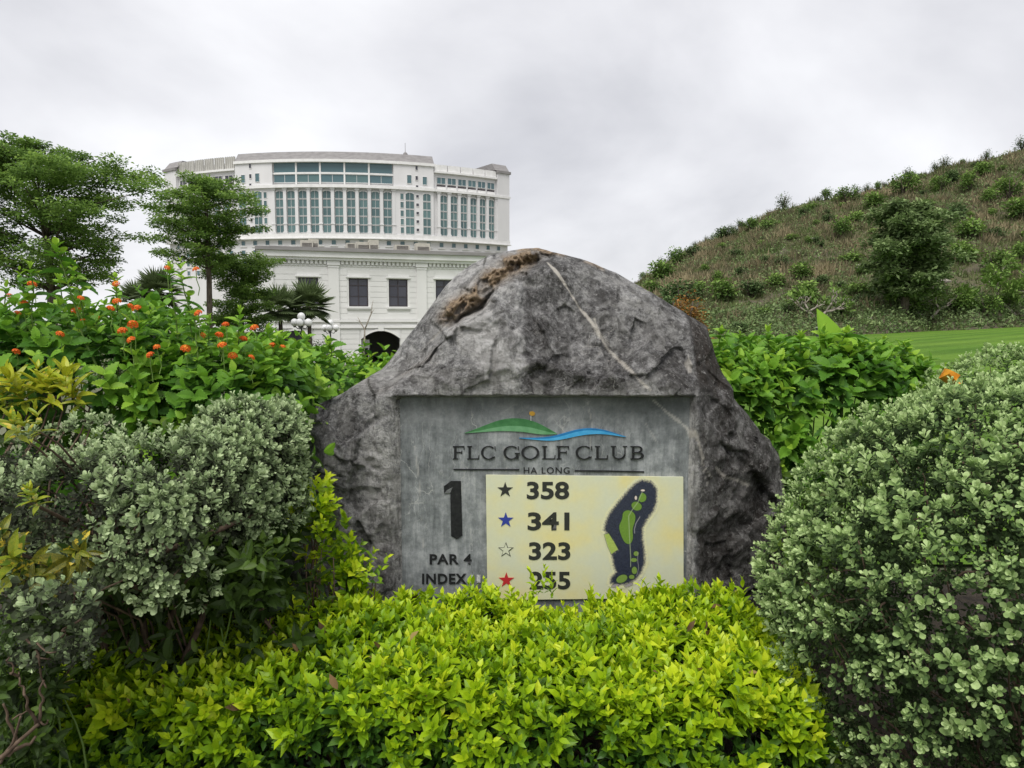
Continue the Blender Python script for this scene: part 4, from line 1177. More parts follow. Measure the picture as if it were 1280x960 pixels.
vpart('string_course', M['trim'], [(A0 - 0.05, A1 + 0.05, z_band0, z_band1, 0.0, 0.20)])
vpart('string_course', M['trim'], [(A0 - 0.05, A1 + 0.05, z_band2 - 0.09, z_band2 + 0.09, 0.0, 0.19)])
vpart('cornice', M['trim'], [(A0 - 0.4, A1 + 0.4, z_cor0, z_cor0 + 0.25, -14.5, 0.40), (A0 - 0.6, A1 + 0.6, z_cor0 + 0.25, z_cor1, -14.8, 0.62)])
cc_ = vpart('frieze', M['trim'], [(A0 - 0.1, A1 + 0.1, z_cor0 - 0.50, z_cor0 - 0.42, 0.0, 0.07)])
nd = 62
for k in range(nd):
    u = A0 + (A1 - A0) * (k + 0.5) / nd
    if any(abs(u - p) < PW2 * 0.64 + 0.1 for p in PIL): continue
    vpart('dentil', M['trim'], [(u - 0.11, u + 0.11, z_cor0 - 0.32, z_cor0 - 0.01, 0.0, 0.22)])
vpart('roof', M['roof'], [(A0 - 0.7, A1 + 0.7, z_cor1, z_cor1 + 0.28, -14.7, 0.85), (A0 + 0.5, A1 - 0.5, z_cor1 + 0.28, z_cor1 + 0.5, -13.5, -1.0)])
for a, b2 in WINS:
    o = vpart('window', M['frame'], [(a, a + 0.09, wz0, wz1, -0.30, -0.16), (b2 - 0.09, b2, wz0, wz1, -0.30, -0.16), (a + 0.09, b2 - 0.09, wz0, wz0 + 0.10, -0.30, -0.16), (a + 0.09, b2 - 0.09, wz1 - 0.10, wz1, -0.30, -0.16),
               ((a + b2) / 2 - 0.04, (a + b2) / 2 + 0.04, wz0 + 0.1, wz1 - 0.1, -0.295, -0.165), (a + 0.09, b2 - 0.09, wz1 - 0.66, wz1 - 0.58, -0.292, -0.170), (a + 0.09, b2 - 0.09, wz0 + 0.9, wz0 + 0.95, -0.292, -0.175)])
    xm_ = (a + b2) / 2
    for (q0, q1) in ((a + 0.09, xm_ - 0.04), (xm_ + 0.04, b2 - 0.09)):
        for (r0, r1) in ((wz0 + 0.1, wz0 + 0.9), (wz0 + 0.95, wz1 - 0.66), (wz1 - 0.58, wz1 - 0.1)):
            vpart('pane', M['dark_glass'], [(q0, q1, r0, r1, -0.25, -0.22)], o)
    vpart('sill', M['trim'], [(a - 0.22, b2 + 0.22, wz0 - 0.20, wz0 - 0.02, -0.1, 0.20), (a - 0.15, b2 + 0.15, wz0 - 0.34, wz0 - 0.20, 0.0, 0.10)], o)
    vpart('lintel', M['trim'], [(a - 0.24, b2 + 0.24, wz1 + 0.06, wz1 + 0.18, -0.05, 0.16), (a - 0.12, b2 + 0.12, wz1 + 0.18, wz1 + 0.36, 0.0, 0.07)], o)
for di, (a, b2, z_) in enumerate(DOORS):
    n = 14; V = []; Fa = []                                     # arched head hung in the square opening
    for k in range(n + 1):
        u = -1 + 2 * k / n; x = (a + b2) / 2 + u * (b2 - a) / 2; zz_ = z_ - 0.75 * u * u - VG
        V += [(x, -0.07, zz_), (x, -0.07, z_ + 0.12 - VG), (x, 0.44, zz_), (x, 0.44, z_ + 0.12 - VG), (x, -0.07, zz_ - 0.001), (x, -0.14, zz_ + 0.0), (x, -0.14, zz_ + 0.20)]
    for k in range(n):
        q = 7 * k
        Fa += [(q, q + 7, q + 8, q + 1), (q + 2, q + 9, q + 7, q), (q + 5, q + 12, q + 13, q + 6), (q + 4, q + 11, q + 12, q + 5), (q + 3, q + 2, q + 9, q + 10)]
    mb = MB(); mb.add(V, Fa)
    dr = mb.build('doorway', M['trim'], villa)
    vpart('keystone', M['trim'], [((a + b2) / 2 - 0.25, (a + b2) / 2 + 0.25, z_ - 0.02, z_ + 0.45, 0.05, 0.24)], dr)
    if di == 0:
        for k in range(5):
            u = a + (b2 - a) * k / 4
            vpart('glazing_bar', M['frame'], [(u - 0.05, u + 0.05, VG, z_ - 0.1, -0.40, -0.30)], dr)
        vpart('glazing_bar', M['frame'], [(a, b2, z_ - 1.35, z_ - 1.25, -0.395, -0.305)], dr)
        vpart('door_pane', M['dark_glass'], [(a, b2, VG, z_ - 0.01, -0.44, -0.41)], dr)
    else:
        nb_ = vpart('notice_board', M['trim'], [(a + 0.1, a + 1.0, vz_of(460, 436.0), vz_of(460, 425.0), -1.8, -1.7), (a + 0.15, a + 0.25, VG, vz_of(460, 436), -1.79, -1.71), (a + 0.85, a + 0.95, VG, vz_of(460, 436), -1.79, -1.71)], dr)
# plant on the pavilion roof
for k, (px_, w_, h_, dp) in enumerate(((388, 1.1, 0.75, 3.0), (397, 0.9, 0.9, 3.2), (444, 0.8, 0.6, 2.6), (463, 1.6, 0.8, 3.2), (474, 0.9, 1.0, 3.0), (510, 1.4, 0.6, 2.8), (537, 1.4, 0.85, 3.0))):
    a = va_of(px_)
    pb = VO + va * a - vn * dp
    zr_ = z_cor1 + 0.5
    u = empty('air_conditioner', (pb[0], pb[1], zr_), 'beige rooftop cooling unit on the pavilion roof', 'cooling unit', 'cooling units on the pavilion roof', R(19.0))
    mb = MB(); mb.box((-w_ / 2, -0.5, 0.12), (w_ / 2, 0.5, h_)); mb.build('casing', M['ac'], u)
    mb = MB(); mb.box((-w_ / 2 + 0.05, -0.45, 0), (w_ / 2 - 0.05, 0.45, 0.12)); mb.build('foot', M['frame'], u)
    mb = MB()
    for j in range(3): mb.box((-w_ * 0.4, -0.53, 0.20 + j * 0.12), (w_ * 0.4, -0.5, 0.25 + j * 0.12))
    mb.build('grille', M['frame'], u)

# ------------------------------------------------------------------ lamps
def globe_prof(r_, n=9): return [(max(0.01, r_ * math.sin(math.pi * k / n)), -r_ * math.cos(math.pi * k / n)) for k in range(n + 1)]
def lamp(px_, py_top, Y, sc, label):
    p = at(px_, py_top, Y); zg = float(ground_z(p[0], p[1])); h = p[2] - zg
    o = empty('street_lamp', (p[0], p[1], zg), label, 'street lamp', 'globe lamps by the pavilion')
    MB().lathe((0, 0, 0), [(0.20, 0), (0.20, 0.25), (0.12, 0.4), (0.07, 0.6), (0.055, h - 0.35), (0.09, h - 0.3), (0.05, h - 0.2)], 10).build('pole', M['lamp_metal'], o, True)
    gs = [(0, 0, h)] + [(0.46 * sc * math.cos(a), 0.46 * sc * math.sin(a), h - 0.42 * sc) for a in (0.15, 1.75, 3.25, 4.7)]
    for k, g in enumerate(gs):
        if k: MB().tube([(0, 0, h - 0.75), (g[0] * .6, g[1] * .6, h - 0.85), (g[0], g[1], g[2] - 0.2)], 0.03, 6).build('arm', M['lamp_metal'], o, True)
        MB().lathe(g, globe_prof(0.27 * sc), 14).build('globe', M['globe'], o, True)
        MB().lathe((g[0], g[1], g[2] - 0.30 * sc), [(0.05, -0.04), (0.11, 0.03), (0.10, 0.07)], 8).build('fitting', M['lamp_metal'], o, True)
lamp(376.5, 395.5, 50.0, 1.0, 'taller globe lamp before the palm trees')
lamp(412.8, 403.5, 58.0, 0.95, 'shorter globe lamp beside the pavilion pilaster')

# ------------------------------------------------------------------ leaves
# a template: vertices (across -.5...5, along 0..1, lift), faces
def T_simple():
    V = [(0, 0, 0), (-.36, .26, .07), (0, .30, 0), (.36, .26, .07), (-.46, .58, .06), (0, .64, -.02), (.46, .58, .06), (0, 1.0, -.12)]
    return np.array(V, float), [(0, 2, 1), (0, 3, 2), (1, 2, 5, 4), (2, 3, 6, 5), (4, 5, 7), (5, 6, 7)]
def T_obovate():
    V = [(0, 0, 0), (-.20, .30, .03), (.20, .30, .03), (-.5, .68, .10), (0, .66, .02), (.5, .68, .10), (-.30, .93, .08), (.30, .93, .08), (0, 1.0, .03)]
    return np.array(V, float), [(0, 4, 1), (0, 2, 4), (1, 4, 3), (2, 5, 4), (3, 4, 6), (4, 5, 7), (4, 8, 6), (4, 7, 8)]
def T_serrate(n=7):
    V, F = [(0, 0.0, 0)], []
    L_, R_, M_ = [], [], []
    for k in range(n + 1):
        y = 0.05 + 0.95 * k / n
        wd = 0.5 * math.sin(math.pi * min(1, y) ** 0.72) ** 0.85
        if k == n: wd = 0
        cr_ = -0.28 * (y - 0.25) ** 2
        M_.append(len(V)); V.append((0, y, cr_ - 0.03 + 0.008 * (k % 2)))
        if k < n:
            for s_, lst in ((-1, L_), (1, R_)):
                lst.append((len(V), len(V) + 1))
                V.append((s_ * wd * 0.92, y - 0.02, cr_ + 0.10 * wd * 2 + 0.01))
                V.append((s_ * wd * 1.06, y + 0.055, cr_ + 0.10 * wd * 2 - 0.015))
    for k in range(n):
        l0, l1 = L_[k]; r0, r1 = R_[k]
        if k == 0: F += [(0, M_[0], l0), (0, r0, M_[0])]
        if k < n - 1:
            ln, rn = L_[k + 1][0], R_[k + 1][0]
            F += [(l0, M_[k], M_[k + 1], ln), (l0, ln, l1), (M_[k], r0, rn, M_[k + 1]), (r0, r1, rn)]
        else:
            F += [(l0, M_[k], M_[k + 1]), (l0, M_[k + 1], l1), (M_[k], r0, M_[k + 1]), (r0, r1, M_[k + 1])]
    return np.array(V, float), F
def T_long():
    V = [(0, 0, 0)]
    F = []
    ys = [0.15, 0.35, 0.55, 0.75, 0.9]
    for y in ys:
        wd = 0.5 * math.sin(math.pi * y ** 0.8) ** 0.8
        c = -0.25 * y * y
        V += [(-wd, y, c + .08), (0, y, c), (wd, y, c + .08)]
    V.append((0, 1.0, -0.27))
    F += [(0, 2, 1), (0, 3, 2)]
    for k in range(len(ys) - 1):
        a = 1 + 3 * k
        F += [(a, a + 1, a + 4, a + 3), (a + 1, a + 2, a + 5, a + 4)]
    a = 1 + 3 * (len(ys) - 1)
    F += [(a, a + 1, len(V) - 1), (a + 1, a + 2, len(V) - 1)]
    return np.array(V, float), F
def T_diamond():
    return np.array([(0, 0, 0), (-.5, .5, .08), (0, 1, -.1), (.5, .5, .08)], float), [(0, 3, 2, 1)]
def T_blade():
    return np.array([(-.5, 0, 0), (.5, 0, 0), (.3, .55, .04), (0, 1, .16), (-.3, .55, .04)], float), [(0, 1, 2, 3, 4)]
TEMPL = {'simple': T_simple(), 'obovate': T_obovate(), 'serrate': T_serrate(), 'long': T_long(), 'diamond': T_diamond(), 'blade': T_blade()}

class Leaves:
    """pos, axis, normal, length, width, tint for many leaves"""
    def __init__(s, pos, ax, nr, L, W, tint):
        n = len(pos)
        s.pos = np.asarray(pos, float); s.ax = nz(ax)
        nr = np.asarray(nr, float); nr = nr - (nr * s.ax).sum(1, keepdims=True) * s.ax
        s.nr = nz(nr)
        s.L = np.broadcast_to(np.asarray(L, float), (n,)).copy(); s.W = np.broadcast_to(np.asarray(W, float), (n,)).copy()
        s.tint = np.clip(np.broadcast_to(np.asarray(tint, float), (n,)), 0, 1).copy()
    def take(s, k): return Leaves(s.pos[k], s.ax[k], s.nr[k], s.L[k], s.W[k], s.tint[k])
    @staticmethod
    def join(ls): return Leaves(*[np.concatenate([getattr(l, a) for l in ls]) for a in ('pos', 'ax', 'nr', 'L', 'W', 'tint')])
    def __len__(s): return len(s.pos)

def bake(name, lv, tmpl, origin):
    TV, TF = TEMPL[tmpl]
    n, k = len(lv), len(TV)
    sd_ = np.cross(lv.ax, lv.nr)
    V = (lv.pos - origin)[:, None] + TV[None, :, 0:1] * (lv.W[:, None] * sd_)[:, None] + TV[None, :, 1:2] * (lv.L[:, None] * lv.ax)[:, None] + TV[None, :, 2:3] * (lv.L[:, None] * lv.nr)[:, None]
    tl_ = np.concatenate([np.array(f) for f in TF]); tt = np.array([len(f) for f in TF])
    loops = (tl_[None] + (np.arange(n) * k)[:, None]).ravel()
    totals = np.tile(tt, n); starts = np.concatenate([[0], np.cumsum(totals)[:-1]])
    me = fast_mesh(name, V.reshape(-1, 3), loops, starts, totals)
    a = me.attributes.new('tint', 'FLOAT', 'POINT')
    a.data.foreach_set('value', np.repeat(lv.tint, k).astype(np.float32))
    return me

_single = {}
def single_mesh(tmpl, tint, mkey):
    q = round(float(tint) * 9) / 9
    key = (tmpl, q, mkey)
    if key not in _single:
        TV, TF = TEMPL[tmpl]
        me = mesh('leaf', TV, TF)
        a = me.attributes.new('tint', 'FLOAT', 'POINT'); a.data.foreach_set('value', np.full(len(TV), q, np.float32))
        me.materials.append(M[mkey]); _single[key] = me
    return _single[key]

def add_foliage(root, lv, tmpl, mkey, n_single=300, bulk_name='foliage', leaf_name='leaf', min_px=7.0):
    """the leaves that show largest become leaf objects, the others one mass"""
    org = np.array(root.location)
    pick = np.zeros(len(lv), bool)
    if n_single:
        ctr = lv.pos + lv.ax * (lv.L * 0.5)[:, None]
        px_, py_, dep = project(ctr)
        toc = nz(EYE - ctr)
        area = lv.L * lv.W * (0.25 + np.abs((lv.nr * toc).sum(1))) / dep ** 2 * FPX ** 2
        ok = (px_ > 4) & (px_ < 1276) & (py_ > 4) & (py_ < 956) & (dep > 0.3) & (lv.L / dep * FPX > min_px)
        cell = (np.floor(px_ / 9) + 1000 * np.floor(py_ / 9)).astype(int)
        order = np.argsort(dep); order = order[ok[order]]
        _, first = np.unique(cell[order], return_index=True)
        front = order[first]
        front = front[np.argsort(-area[front])][:n_single]
        pick[front] = True
    if (~pick).any():
        o = obj(bulk_name, bake(bulk_name, lv.take(~pick), tmpl, org), M[mkey], root)
        o['kind'] = 'stuff'
    sd_ = np.cross(lv.ax, lv.nr)
    for i in np.nonzero(pick)[0]:
        o = bpy.data.objects.new(leaf_name, single_mesh(tmpl, lv.tint[i], mkey)); link(o, root)
        mt = Matrix.Identity(4)
        for c_ in range(3):
            mt[c_][0] = sd_[i][c_] * lv.W[i]; mt[c_][1] = lv.ax[i][c_] * lv.L[i]; mt[c_][2] = lv.nr[i][c_] * lv.L[i]; mt[c_][3] = lv.pos[i][c_] - org[c_]
        o.matrix_basis = mt

def rbox(n, lo, hi, r_, w_=(1, 1, 1, 1, 1, 1)):
    """points on a rounded box; weights -x +x -y +y -z +z"""
    lo, hi = np.array(lo, float), np.array(hi, float); s = hi - lo
    ar = np.array([s[1] * s[2], s[1] * s[2], s[0] * s[2], s[0] * s[2], s[0] * s[1], s[0] * s[1]]) * np.array(w_)
    f = rng.choice(6, n, p=ar / ar.sum())
    p = lo + rng.random((n, 3)) * s
    for k in range(6):
        p[f == k, k // 2] = (lo if k % 2 == 0 else hi)[k // 2]
    inn = np.clip(p, lo + r_, hi - r_)
    d = nz(p - inn)
    return inn + d * r_, d
def rell(n, c, rad, zmin=-1.0, front=None):
    d = nz(rng.normal(size=(n * 4, 3))); d = d[d[:, 2] > zmin]
    if front is not None: d = d[d[:, 1] < front]
    d = d[:n]
    rad = np.array(rad, float)
    return np.array(c) + d * rad, nz(d / rad)
def lumpy(p, d, amp, sc): return p + d * (amp * fnoise(p, sc, 3))[:, None]
def rnd(n, s=1.0): return rng.normal(size=(n, 3)) * s
def perp(d):
    r_ = rnd(len(d)); r_ -= (r_ * d).sum(1, keepdims=True) * d
    return nz(r_)

def shoots(p, d, length, pairs, Lf, Wf, s0, s1, tint, whorl=2, tipgain=0.25, droop=0.0, szvar=0.2, basefade=0.25):
    """leafy shoot tips: whorls of leaves along each stem; splay s0 at the base, s1 at the tip"""
    n = len(p); d = nz(d); e1 = perp(d); e2 = np.cross(d, e1)
    length = np.broadcast_to(length, (n,)) * (1 + 0.25 * rng.normal(size=n)).clip(0.5, 1.6)
    scl = (1 + szvar * rng.normal(size=n)).clip(0.55, 1.5)
    res = []
    for k in range(pairs):
        u = k / max(1, pairs - 1)
        ang0 = (math.pi / whorl) * (k % 2)
        sp = R(s0 + (s1 - s0) * u) + 0.15 * rng.normal(size=n)
        for j in range(whorl):
            an = ang0 + 2 * math.pi * j / whorl + 0.25 * rng.normal(size=n)
            pe = np.cos(an)[:, None] * e1 + np.sin(an)[:, None] * e2
            ax = np.cos(sp)[:, None] * d + np.sin(sp)[:, None] * pe
            ax[:, 2] -= droop * (1 - 0.6 * u)
            nr = np.sin(sp)[:, None] * d - np.cos(sp)[:, None] * pe + rnd(n, 0.15)
            size = (1.0 - 0.42 * u ** 1.5) * (1 - 0.25 * (1 - u) ** 2) * scl * (1 + 0.15 * rng.normal(size=n)).clip(.6, 1.4)
            res.append(Leaves(p + d * (length * u)[:, None], ax, nr, Lf * size, Wf * size, tint + tipgain * u - basefade * (1 - u) * 0.6 + 0.07 * rng.normal(size=n)))
    return Leaves.join(res)

def stems_mesh(root, paths, name, m_, sides=5):
    org = np.array(root.location)
    for pts, rad in paths:
        pts = np.asarray(pts, float); rad = np.full(len(pts), rad) if np.isscalar(rad) else np.asarray(rad, float)
        a = np.concatenate([pts[:1], np.stack([pts[:-1] * .75 + pts[1:] * .25, pts[:-1] * .25 + pts[1:] * .75], 1).reshape(-1, 3), pts[-1:]])
        r_ = np.concatenate([rad[:1], np.stack([rad[:-1] * .75 + rad[1:] * .25, rad[:-1] * .25 + rad[1:] * .75], 1).ravel(), rad[-1:]])
        pts, rad = a, r_
        MB().tube(pts, rad, sides).build(name, m_, root, True, shift=org)
def wander(a, b_, n=6, j=0.04):
    a, b_ = np.array(a, float), np.array(b_, float)
    t_ = np.linspace(0, 1, n)[:, None]
    p = a + (b_ - a) * t_
    p[1:-1] += rng.normal(size=(n - 2, 3)) * j
    return p

# ------------------------------------------------------------------ golden hedge before the stone
hedge = empty('golden_hedge', (-0.25, 2.2, 0.006), 'low clipped hedge of bright yellow green leaves along the base of the boulder', 'hedge')
lo, hi = (-1.52, 1.90, 0.03), (0.90, 2.66, 0.485)
p, d = rbox(4400, lo, hi, 0.14, (.7, .6, 1.5, .35, 0, 1.9))
p = lumpy(p, d, 0.055, 3.4) - d * np.abs(rng.normal(size=len(p)))[:, None] * 0.022
p[:, 2] -= 0.03 * smooth((-1.15 - p[:, 0]) / 0.3)
hk_ = (fnoise(p + 9.0, 5.0, 2) > -0.12 - 0.5 * smooth((p[:, 2] - 0.30) / 0.16)) | (p[:, 1] > 2.15)
p, d = p[hk_], d[hk_]
dd = nz(d * 0.55 + np.array((0, -0.15, 0.75)) + rnd(len(p), 0.33))
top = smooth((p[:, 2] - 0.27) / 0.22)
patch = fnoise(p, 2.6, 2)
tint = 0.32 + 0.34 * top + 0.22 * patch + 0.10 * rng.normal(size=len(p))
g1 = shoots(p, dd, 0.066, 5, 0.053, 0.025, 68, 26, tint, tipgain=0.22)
p2, d2 = rbox(2600, np.array(lo) + 0.07, np.array(hi) - 0.07, 0.10, (.7, .6, 1.5, .3, 0, 1.6))
p2 = lumpy(p2, d2, 0.05, 3.4)
g2 = shoots(p2, nz(d2 + (0, 0, .5) + rnd(len(p2), .5)), 0.06, 4, 0.042, 0.022, 75, 40, 0.22 + 0.08 * rng.normal(size=len(p2)), tipgain=0.1)
# taller sprigs that reach over the sign's foot
sp_ = np.array([at(a, b_, Y) for a, b_, Y in ((500, 752, 2.62), (592, 740, 2.6), (604, 742, 2.63), (640, 748, 2.6), (672, 726, 2.62), (664, 738, 2.62), (680, 724, 2.64), (690, 730, 2.62), (735, 748, 2.6), (830, 738, 2.6), (858, 733, 2.62), (866, 738, 2.6), (800, 748, 2.6), (912, 742, 2.6), (470, 742, 2.6), (440, 738, 2.55), (415, 735, 2.5), (930, 742, 2.5), (765, 752, 2.6))])
sp_[:, 2] -= 0.055
g3 = shoots(sp_, nz(np.array((0, 0, 1.0)) + rnd(len(sp_), .12)), 0.085, 6, 0.040, 0.018, 55, 15, 0.70, tipgain=0.25)
gold_lv = Leaves.join([g1, g2, g3])
gold_lv = gold_lv.take((gold_lv.pos[:, 2] > 0.02) & (gold_lv.pos[:, 1] < 2.76))
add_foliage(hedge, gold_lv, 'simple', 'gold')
dk = rng.choice(len(g1), 110, replace=False); dv_ = g1.take(dk); dv_.tint[:] = rng.random(110); dv_.pos += rnd(110, .012) + (0, 0, .008)
add_foliage(hedge, dv_, 'simple', 'dead', n_single=0, bulk_name='dead_foliage')
paths = []
for k in range(46):
    x = rng.uniform(-1.1, 0.75); y = rng.uniform(2.05, 2.55)
    paths.append((wander((x, y, 0), (x + rng.normal() * .15, y + rng.normal() * .12, rng.uniform(.4, .53)), 6, .025), np.linspace(.007, .0025, 6)))
stems_mesh(hedge, paths, 'twig', M['twig'])

# shoots of the same plant climbing beside the stone
def climber(pts, label, n, tint0):
    b0 = np.array(pts[0])
    o = empty('duranta_shrub', (b0[0], b0[1], 0.006), label, 'shrub', 'young shrubs against the boulder')
    paths, lv = [], []
    tgt = np.array(pts)
    for k in range(n):
        e_ = tgt[rng.integers(0, len(tgt))] + rnd(1, .035)[0]
        s0_ = np.array((b0[0] + rng.normal() * .04, b0[1] + rng.normal() * .04, 0.0))
        paths.append((wander(s0_, e_, 6, .015), np.linspace(.005, .002, 6)))
        lv.append(e_)
    lv = np.array(lv)
    dr = nz(np.array((0.1, -0.45, 0.8)) + rnd(len(lv), .3))
    add_foliage(o, shoots(lv, dr, 0.085, 5, 0.050, 0.025, 75, 25, tint0 + .12 * rng.normal(size=len(lv)), tipgain=.22), 'simple', 'gold')
    stems_mesh(o, paths[:14], 'twig', M['twig'])
climber([at(380, 640, 2.5), at(390, 652, 2.5), at(396, 640, 2.5), at(403, 665, 2.5), at(383, 628, 2.5), at(396, 678, 2.5)], 'small yellow green shrub reaching highest up the boulder flank', 34, 0.70)
climber([at(430, 690, 2.6), at(445, 705, 2.6), at(420, 712, 2.58), at(438, 722, 2.58), at(456, 728, 2.6), at(425, 740, 2.56), at(448, 742, 2.58)], 'darker green shrub rising from the hedge beside the carved recess', 38, 0.58)
climber([at(300, 700, 2.3), at(315, 708, 2.3), at(310, 722, 2.32), at(330, 735, 2.3), at(290, 740, 2.3)], 'loose leafy shrub in the dark gap under the silver bush', 20, 0.52)

# ------------------------------------------------------------------ silver-leaved bushes
def silver_bush(label, base, p, d, inner, mkey, tint0, L_=0.021, twigs=None, n_tw=30, group=None, up=0.5, stand=True):
    o = empty('silver_bush', base, label, 'bush', group)
    n = len(p)
    dd = nz(d * 0.8 + np.array((0, -0.1, up)) + rnd(n, .28))
    t0 = tint0 + 0.10 * rng.normal(size=n) + 0.10 * fnoise(p, 2.5, 2)
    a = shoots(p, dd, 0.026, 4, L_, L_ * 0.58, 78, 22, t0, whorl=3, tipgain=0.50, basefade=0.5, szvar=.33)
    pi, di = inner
    b_ = shoots(pi, nz(di + rnd(len(pi), .5)), 0.03, 3, L_ * 1.05, L_ * 0.6, 80, 40, 0.10 + 0.08 * rng.normal(size=len(pi)), whorl=3, tipgain=0.12)  # inner leaves older, and darkened: shade of the gaps put in their tint
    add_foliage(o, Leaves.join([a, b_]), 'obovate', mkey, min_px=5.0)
    dv_ = a.take(rng.choice(len(a), max(4, len(a) // 160), replace=False)); dv_.tint[:] = rng.random(len(dv_)); add_foliage(o, dv_, 'obovate', 'dead', n_single=0, bulk_name='dead_foliage')
    paths = []
    for k in range(n_tw if stand else 1):
        i = rng.integers(0, n)
        e_ = p[i] - d[i] * 0.03
        s0_ = np.array((base[0] + rng.normal() * .07, base[1] + rng.normal() * .07, 0.0)) if twigs is None else np.array(twigs[rng.integers(0, len(twigs))]) + rnd(1, .03)[0]
        paths.append((wander(s0_, e_, 8, .03), np.linspace(.006, .0015, 8)))
    for k in range(n_tw):                                    # crooked dead side twigs near the surface
        i = rng.integers(0, n)
        e_ = p[i] - d[i] * rng.uniform(0.02, .08)
        paths.append((wander(e_, e_ - d[i] * .09 + rnd(1, .045)[0], 6, .009), np.linspace(.0018, .0035, 6)))
    stems_mesh(o, paths, 'twig', M['twig'], 5)
    return o
# big dome beside the camera
c, rad = (1.53, 2.02, 0.69), (0.74, 0.74, 0.70)
def thin_low(p, d, z0, z1, keep):
    """the leaves thin out towards the shaded foot"""
    k = rng.random(len(p)) < keep + (1 - keep) * smooth((p[:, 2] - z0) / (z1 - z0))
    return p[k], d[k]
p, d = rell(6200, c, rad, -0.95, 0.55)
p = lumpy(p, d, 0.055, 2.8) - d * np.abs(rng.normal(size=len(p)))[:, None] * .028
p, d = thin_low(p, d, 0.45, 1.0, 0.38)
pi, di = rell(2600, c, np.array(rad) * 0.88, -0.9, 0.6); pi, di = thin_low(pi, di, 0.45, 1.0, 0.5)
qi, qdi = rell(4200, c, np.array(rad) * (0.52 + 0.22 * rng.random((4200, 1))), -0.95, 0.9); pi = np.concatenate([pi, qi]); di = np.concatenate([di, qdi])
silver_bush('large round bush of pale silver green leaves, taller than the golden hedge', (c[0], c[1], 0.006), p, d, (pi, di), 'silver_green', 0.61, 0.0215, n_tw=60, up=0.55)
c, rad = (2.42, 3.05, 0.74), (0.92, 0.70, 0.70)
p, d = rell(2600, c, rad, -0.3, 0.5); p = lumpy(p, d, 0.06, 2.5) - d * np.abs(rng.normal(size=len(p)))[:, None] * .03
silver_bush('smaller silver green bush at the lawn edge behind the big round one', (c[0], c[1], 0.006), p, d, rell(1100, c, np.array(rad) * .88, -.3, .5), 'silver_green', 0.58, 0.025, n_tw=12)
# the sprawling one opposite
lo, hi = (-1.85, 1.72, 0.80), (-0.76, 2.36, 1.19)
trunk_l = [(-1.15, 2.15, 0.72), (-1.0, 2.2, 0.78), (-1.3, 2.15, 0.72), (-0.92, 2.2, 0.8)]
p, d = rbox(3400, lo, hi, 0.16, (.5, .7, 1.7, .2, .4, 1.2)); p = lumpy(p, d, 0.10, 2.6) - d * np.abs(rng.normal(size=len(p)))[:, None] * .035
hole = fnoise(p + 3.3, 4.2, 2) > -0.08
p, d = p[hole], d[hole]
ipd = rbox(1100, np.array(lo) + .07, np.array(hi) - .07, .12, (.4, .6, 1.4, .2, .5, .8))
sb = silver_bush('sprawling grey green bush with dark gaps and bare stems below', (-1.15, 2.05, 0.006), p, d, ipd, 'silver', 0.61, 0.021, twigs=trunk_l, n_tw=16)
paths = [(wander((-1.15, 2.05, 0), q_, 6, .02), np.linspace(.014, .009, 6)) for q_ in trunk_l]
paths += [(np.array([at(128, 702, 1.95), at(170, 692, 1.95), at(215, 688, 2.0), at(290, 655, 2.1), at(330, 640, 2.15)]), [.012, .011, .010, .008, .005])]
stems_mesh(sb, paths, 'stem', M['twig'], 7)
# low ragged skirt of the same bush at the corner
p = np.array([at(rng.uniform(0, 120), rng.uniform(725, 835), rng.uniform(1.5, 1.75)) for _ in range(150)]); d = nz(np.array((0.1, -.6, .4)) + rnd(len(p), .4))
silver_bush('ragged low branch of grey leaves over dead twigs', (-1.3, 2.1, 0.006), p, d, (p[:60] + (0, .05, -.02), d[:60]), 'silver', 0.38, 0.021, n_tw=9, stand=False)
lo, hi = (-1.02, 2.10, 0.86), (-0.725, 2.62, 1.265)
p, d = rbox(1500, lo, hi, 0.13, (.8, 1.2, 1.5, .3, .5, 1.2)); p = lumpy(p, d, 0.05, 4) - d * np.abs(rng.normal(size=len(p)))[:, None] * .022
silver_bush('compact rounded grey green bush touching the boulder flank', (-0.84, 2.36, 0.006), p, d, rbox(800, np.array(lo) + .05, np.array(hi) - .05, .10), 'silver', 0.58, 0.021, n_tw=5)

# ------------------------------------------------------------------ lantana
FL_MESH = []
for v_ in range(4):
    pos, ax, nr, tn = [], [], [], []
    for k in range(26):
        th = math.acos(1 - (k + .5) / 26 * 1.05); ps = k * 2.39996 + v_
        o_ = np.array((math.sin(th) * math.cos(ps), math.sin(th) * math.sin(ps), math.cos(th)))
        e1 = nz(np.cross(o_, (.3, .2, 1))); e2 = np.cross(o_, e1)
        for j in range(4):
            an = j * math.pi / 2 + rng.uniform(0, .5)
            pos.append(o_ * np.array((.016, .016, .012))); ax.append(math.cos(an) * e1 + math.sin(an) * e2 + o_ * .35); nr.append(o_ + rnd(1, .2)[0]); tn.append(rng.uniform(0, .5) + (0.5 if k < 6 else 0))
    lv = Leaves(np.array(pos), np.array(ax), np.array(nr), .0062, .0058, np.array(tn))
    me = bake('flower_head', lv, 'diamond', np.zeros(3)); me.materials.append(M['flower']); FL_MESH.append(me)

